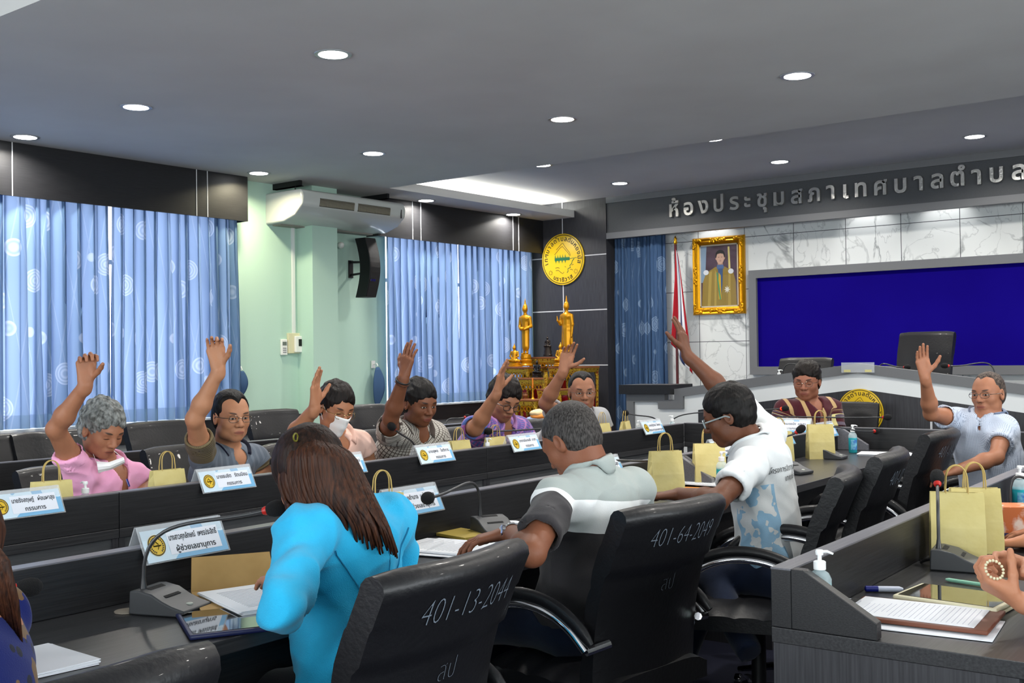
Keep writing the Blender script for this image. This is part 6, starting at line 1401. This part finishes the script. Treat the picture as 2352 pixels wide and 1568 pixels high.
flat('star', 'd9d4c4', [[(.42+(.17 if k % 2 == 0 else .07)*math.cos(k*PI/8), -.45+(.13 if k % 2 == 0 else .055)*math.sin(k*PI/8)) for k in range(16)]], 6); flat('neck', 'a9836e', [[(-.06, .25), (.24, .25), (.22, .42), (-.04, .42)]], 5)
flat('collar', '4a628c', [[(-.10, .22), (.28, .22), (.24, .34), (-.08, .34)]], 6); flat('face', 'c09a86', [circ(.09, .55, .20, .19)], 7); flat('ears', 'b58d78', [circ(-.12, .55, .04, .05), circ(.30, .55, .04, .05)], 6)
flat('hair', '14110f', [circ(.09, .66, .235, .15, 18, 0, PI)+[(-.15, .56), (-.11, .57), (-.09, .68), (.09, .70), (.26, .68), (.29, .57), (.325, .56)]], 8); flat('features', '4a2c24', [[(-.03, .575), (.05, .575), (.05, .587), (-.03, .587)], [(.13, .575), (.21, .575), (.21, .587), (.13, .587)], [(.05, .455), (.14, .455), (.14, .467), (.05, .467)], [(.08, .50), (.11, .50), (.11, .505), (.08, .505)]], 9)
b = MB(); b.add([(-w, -.020, -h_), (w, -.020, -h_), (w, -.020, h_), (-w, -.020, h_)], [(0, 1, 2, 3)]); b.build('glass', M_glass, t)
# flag
fp = at(1552, 600, y=11.25); t = thing('national_flag', 'red, white and blue striped flag hanging from a dark red pole', 'flag', (fp.x, 11.25, .0)); zt_ = at(1552, 561, y=11.25).z
b = MB(); b.tube([(0, 0, .05), (0, 0, zt_)], .016, 10); b.build('pole', mat('dark_red_wood', '4c1014', .35), t, smooth=True); b = MB(); b.lathe([(.014, 0), (.024, .02), (.016, .05), (.02, .06), (.004, .10)], 14, (0, 0, zt_)); b.build('finial', M_gold, t, smooth=True); b = MB(); b.lathe([(.16, 0), (.16, .03), (.03, .06), (.02, .08)], 24); b.build('stand', mat('dark_red_wood', '4c1014', .35), t, smooth=True)
fz_ = lambda py: at(1552, py, y=11.25).z; z_top, z_b = fz_(572), fz_(790)
def flagpt(u, v):      # u along the hoist, v across the drooping cloth
    x = .016+v*(.03+.15*u**.8)-.075*u*u*(1-v); z = z_top-(z_top-z_b)*u-.30*v*u**1.5-.05*v
    return (x, -.03-.028*math.sin(v*8+u*3)*(.3+u), z)
cols = ('a81a26', 'dfe0e4', '27355f', 'dfe0e4', 'a81a26'); edges = (0, .1667, .3333, .6667, .8333, 1)
me_v = MB(); nu, nv = 26, 30
me_v.grid(lambda a, c: flagpt(c, a), nu, nv)
for i_, f in enumerate(me_v.f):
    col_i = i_ % nu; v_ = ((col_i+.5)/nu)**1.35; me_v.mi[i_] = [k for k in range(5) if edges[k] <= v_ <= edges[k+1]][0]
me_v.build('flag_cloth', [cloth('flag_%d' % k, c) for k, c in enumerate(cols)], t, smooth=True, solid=.003)

# ---------------------------------------------------------------- gilded altar with statues
M_g2 = mat('statue_gold', 'cf8f12', .30, .55, bump=(30, .05)); M_bronze = mat('dark_bronze', '2e2620', .4, .5); M_bron2 = mat('black_bronze', '15120f', .35, .4); M_redl = mat('red_glass', '7c0a0e', .25, coat=.5); M_gcar = mat('carved_gold', 'b9952a', .35, .7, noise=('6a1a10', 60, .55, .62), bump=(120, 1.0)); M_brown = mat('altar_brown', '7d4a24', .5)
YA = 10.55
def altar_table(px0, px1, pytop, label, y=YA, d=.34, zbase=0.0, leg=True, h=None):
    a, c = at(px0, pytop, y=y-d/2), at(px1, pytop, y=y-d/2); W_ = c.x-a.x; z = a.z; t = thing('altar_table', label, 'altar table', ((a.x+c.x)/2, y, zbase)); z -= zbase
    b = MB(); b.box((0, 0, z-.010), (W_, d, .02)); b.build('top', M_brown, t, bevel=.003); b = MB(); b.box((0, 0, z-.045), (W_*.96, d*.94, .05), taper=1.04); b.build('gold_moulding', M_gcar, t, bevel=.004)
    b = MB()
    n_ = max(4, int(W_/.05))
    for k in range(n_):
        x_ = -W_*.46+W_*.92*(k+.5)/n_
        for s in (-1, 1): b.box((x_, -d*.44, z-.105), (.008, .010, .085), M=Matrix.Translation((x_, 0, z-.105)) @ Matrix.Rotation(s*.6, 4, 'Y') @ Matrix.Translation((-x_, 0, -(z-.105))))
    b.box((0, -d*.43, z-.072), (W_*.94, .012, .012)); b.build('lattice_apron', M_g2, t)
    for sx_ in (-1, 1):
        for sy_ in (-1, 1):
            b = MB(); x_, y_ = sx_*(W_/2-.03), sy_*(d/2-.03); b.tube([(x_, y_, z-.06), (x_+sx_*.012, y_, z-.14), (x_, y_, z*.5), (x_+sx_*.01, y_, .04), (x_+sx_*.02, y_, 0)], [.028, .020, .016, .020, .026], 8); b.build('leg', M_gcar, t, smooth=True)
    b = MB(); b.box((0, 0, z*.42), (W_-.10, d-.08, z*.75)); b.build('red_panel', M_redl, t); return t, z+zbase, W_
def seated(px, y, pybase, pytop, m, label, plinth=.25, name='seated_statue'):
    p0_, p1_ = at(px, pybase, y=y), at(px, pytop, y=y); Ht = p1_.z-p0_.z; t = thing(name, label, 'statue', (p0_.x, y, p0_.z)); s = (Ht*(1-plinth))/1.0; zp = Ht*plinth
    b = MB(); b.lathe([(.40*s, 0), (.42*s, zp*.15), (.34*s, zp*.3), (.36*s, zp*.55), (.30*s, zp*.7), (.33*s, zp)], 20, sy=.75); b.build('pedestal', m, t, smooth=True)
    D = Sdf((-.45*s, -.35*s, zp-.05*s), (.45*s, .35*s, Ht+.03), max(.004, .022*s)); A = lambda x, y_, z: np.array((x*s, y_*s, zp+z*s))
    D.cone(A(-.30, -.02, .07), A(.18, -.16, .07), .075*s, .055*s, .05*s); D.cone(A(.30, -.02, .07), A(-.18, -.18, .10), .075*s, .05*s, .05*s); D.ell(A(0, 0, .12), np.array((.22, .15, .13))*s, k=.05*s); D.ell(A(0, .01, .42), np.array((.165, .09, .17))*s, k=.08*s); D.cone(A(0, 0, .15), A(0, .01, .45), .12*s, .13*s, .06*s)
    for q in (-1, 1): D.cone(A(q*.19, .01, .50), A(q*.25, -.02, .30), .055*s, .042*s, .03*s); D.cone(A(q*.25, -.02, .30), A(q*.05, -.14, .18), .04*s, .03*s, .03*s)
    D.cone(A(0, 0, .52), A(0, -.01, .66), .045*s, .045*s, .03*s); D.ell(A(0, -.015, .70), np.array((.085, .09, .10))*s, k=.02*s); D.ell(A(0, .0, .795), np.array((.05, .05, .045))*s, k=.03*s); D.cone(A(0, 0, .82), A(0, 0, .97), .03*s, .006*s, .02*s)
    V, Q = D.skin(); np_mesh('figure', V, Q, m, t); return t
def standing(px, y, pybase, pytop, label, pose):
    p0_, p1_ = at(px, pybase, y=y), at(px, pytop, y=y); Ht = p1_.z-p0_.z; t = thing('standing_statue', label, 'statue', (p0_.x, y, p0_.z)); zp = .17*Ht; s = Ht*.83
    b = MB(); b.lathe([(.125*s, 0), (.13*s, .02*s), (.10*s, .05*s), (.115*s, .10*s), (.09*s, .12*s), (.10*s, .15*s), (.085*s, zp)], 24); b.build('pedestal', M_g2, t, smooth=True)
    D = Sdf((-.22*s, -.2*s, zp-.02), (.22*s, .2*s, Ht+.02), .006); A = lambda x, y_, z: np.array((x*s, y_*s, zp+z*s)); k = .03*s
    for q in (-1, 1): D.cone(A(q*.035, 0, .10), A(q*.035, 0, .0), .022*s, .02*s, .01*s); D.cone(A(q*.035, .0, .012), A(q*.040, -.055, .010), .018*s, .016*s, .01*s)
    D.cone(A(0, 0, .14), A(0, 0, .42), .072*s, .075*s, k, flat=((0, 1, 0), .75)); D.cone(A(0, 0, .42), A(0, 0, .60), .066*s, .085*s, k, flat=((0, 1, 0), .72)); D.ell(A(0, 0, .64), np.array((.105, .065, .06))*s, k=k); D.cone(A(0, 0, .66), A(0, -.005, .75), .030*s, .030*s, k*.6)
    if pose == 'robe':
        for q in (-1, 1): D.cone(A(q*.075, .005, .62), A(q*.105, .01, .12), .02*s, .02*s, k, flat=((1, 0, 0), .8))
    D.ell(A(0, -.008, .795), np.array((.050, .052, .062))*s, k=.01*s); D.ell(A(0, .0, .85), np.array((.038, .038, .028))*s, k=.02*s); D.cone(A(0, 0, .87), A(0, 0, .985), .022*s, .004*s, .01*s)
    if pose == 'bowl':
        for q in (-1, 1): D.cone(A(q*.10, 0, .64), A(q*.125, .0, .49), .032*s, .026*s, .02*s); D.cone(A(q*.125, 0, .49), A(q*.03, -.10, .43), .026*s, .018*s, .02*s)
        D.ell(A(0, -.11, .45), np.array((.05, .05, .032))*s, k=.01*s)
    else:
        D.cone(A(.10, 0, .64), A(.118, .0, .49), .032*s, .026*s, .02*s); D.cone(A(.118, 0, .49), A(.112, -.01, .34), .026*s, .017*s, .02*s); D.cone(A(.112, -.01, .34), A(.108, -.02, .28), .018*s, .012*s, .01*s)
        D.cone(A(-.10, 0, .64), A(-.125, -.01, .50), .032*s, .026*s, .02*s); D.cone(A(-.125, -.01, .50), A(-.135, -.08, .56), .024*s, .016*s, .02*s); D.cone(A(-.135, -.08, .56), A(-.138, -.085, .63), .019*s, .010*s, .01*s, flat=((0, 1, 0), .6))
    V, Q = D.skin(); np_mesh('figure', V, Q, M_g2, t); return t
altar_table(1213, 1278, 820, 'tall middle altar table carrying the brown seated statue', y=10.85, d=.30)
altar_table(1157, 1212, 843, 'left gilded altar table under the kneeling and seated gold figures', y=10.55, d=.40); altar_table(1258, 1333, 842, 'right gilded altar table under the tall walking statue', y=10.62, d=.40)
altar_table(1190, 1250, 868, 'middle gilded altar table carrying the dark seated statue', y=10.30, d=.28); altar_table(1232, 1285, 893, 'small right front gilded altar table with a vase', y=10.05, d=.26); altar_table(1180, 1230, 917, 'low front gilded altar table with a candle', y=9.85, d=.26)
standing(1208, 10.58, 840, 683, 'tall gold standing statue holding a bowl, before the window curtain', 'bowl'); standing(1303, 10.62, 839, 676, 'tall gold standing statue with one raised palm, before the dark panel', 'robe')
seated(1258, 10.85, 818, 768, M_bronze, 'brown seated statue on a stepped base between the two tall gold ones', plinth=.42); seated(1234, 10.30, 866, 822, M_bron2, 'dark seated statue in the middle of the altar', plinth=.2)
seated(1182, 10.45, 842, 785, M_g2, 'small shiny gold seated statue at the left of the altar', plinth=.18); seated(1288, 10.48, 841, 782, M_g2, 'small shiny gold seated statue right of centre, by the raised hand', plinth=.18); seated(1161, 10.42, 843, 827, M_g2, 'tiny gold kneeling figure at the left end of the altar', plinth=.2, name='kneeling_statue')
def vase(px, y, pyb, pyt, m, label):
    a, c = at(px, pyb, y=y), at(px, pyt, y=y); h_ = c.z-a.z; b = MB(); b.lathe([(.028, 0), (.030, .03*h_), (.014, .12*h_), (.024, .3*h_), (.032, .55*h_), (.024, .8*h_), (.022, .92*h_), (.034, h_)], 18); tag(b.build('vase', m, None, smooth=True, loc=a), label, 'vase')
vase(1254, 10.05, 892, 851, M_gcar, 'slender gilt vase standing on the small right altar table'); vase(1222, 9.85, 966, 930, M_gcar, 'gilt vase low beside the folded cloth'); vase(1207, 9.88, 916, 901, M_brown, 'small brown offering bowl on the low altar table')
a, c = at(1224, 916, y=9.86), at(1224, 868, y=9.86); t = thing('altar_candle', 'thin orange candle on a gilt holder', 'candle', a); hh = c.z-a.z; b = MB(); b.lathe([(.025, 0), (.008, .02), (.006, hh*.5), (.014, hh*.52)], 12); b.build('holder', M_g2, t, smooth=True); b = MB(); b.lathe([(.008, hh*.52), (.008, hh)], 10); b.build('wax', mat('orange_wax', 'e07a12', .4), t, smooth=True)
a = at(1236, 955, y=9.55); t = thing('folded_cloth', 'folded cream, orange and pale blue cloth heaped beside the altar', 'cloth', (a.x, 9.55, a.z-.06)); zc_ = a.z-.06
for k, (cx, cz, rx, rz_, col) in enumerate(((.0, .09, .10, .045, 'e3c79a'), (.04, .06, .12, .04, 'd98a3c'), (-.02, .03, .12, .03, 'a9bcdc'), (.06, -.02, .10, .04, 'b5301c'))):
    D = Sdf((cx-rx-.03, -.12, cz-rz_-.02), (cx+rx+.03, .12, cz+rz_+.02), .006); D.ell((cx, 0, cz), (rx, .09, rz_), k=.01); V, Q = D.skin(); V = V+vnormals(V, Q)*(.006*waves(V, 60, k))[:, None]; np_mesh('cloth_fold', V, Q, mat('cloth_%s' % ('cream', 'orange', 'pale_blue', 'rust')[k], col, .8), t)
b = MB(); b.box((0, 0, (zc_-.06)/2), (.30, .26, zc_-.06)); tb = thing('offering_stool', 'red and gold stool in front of the altar', 'stool', (a.x+.03, 9.55, 0)); b.build('body', M_redl, tb); b = MB(); b.box((0, 0, zc_-.05), (.34, .30, .02)); b.box((0, -.135, zc_-.085), (.30, .006, .04)); b.build('gold_top', M_gcar, tb)
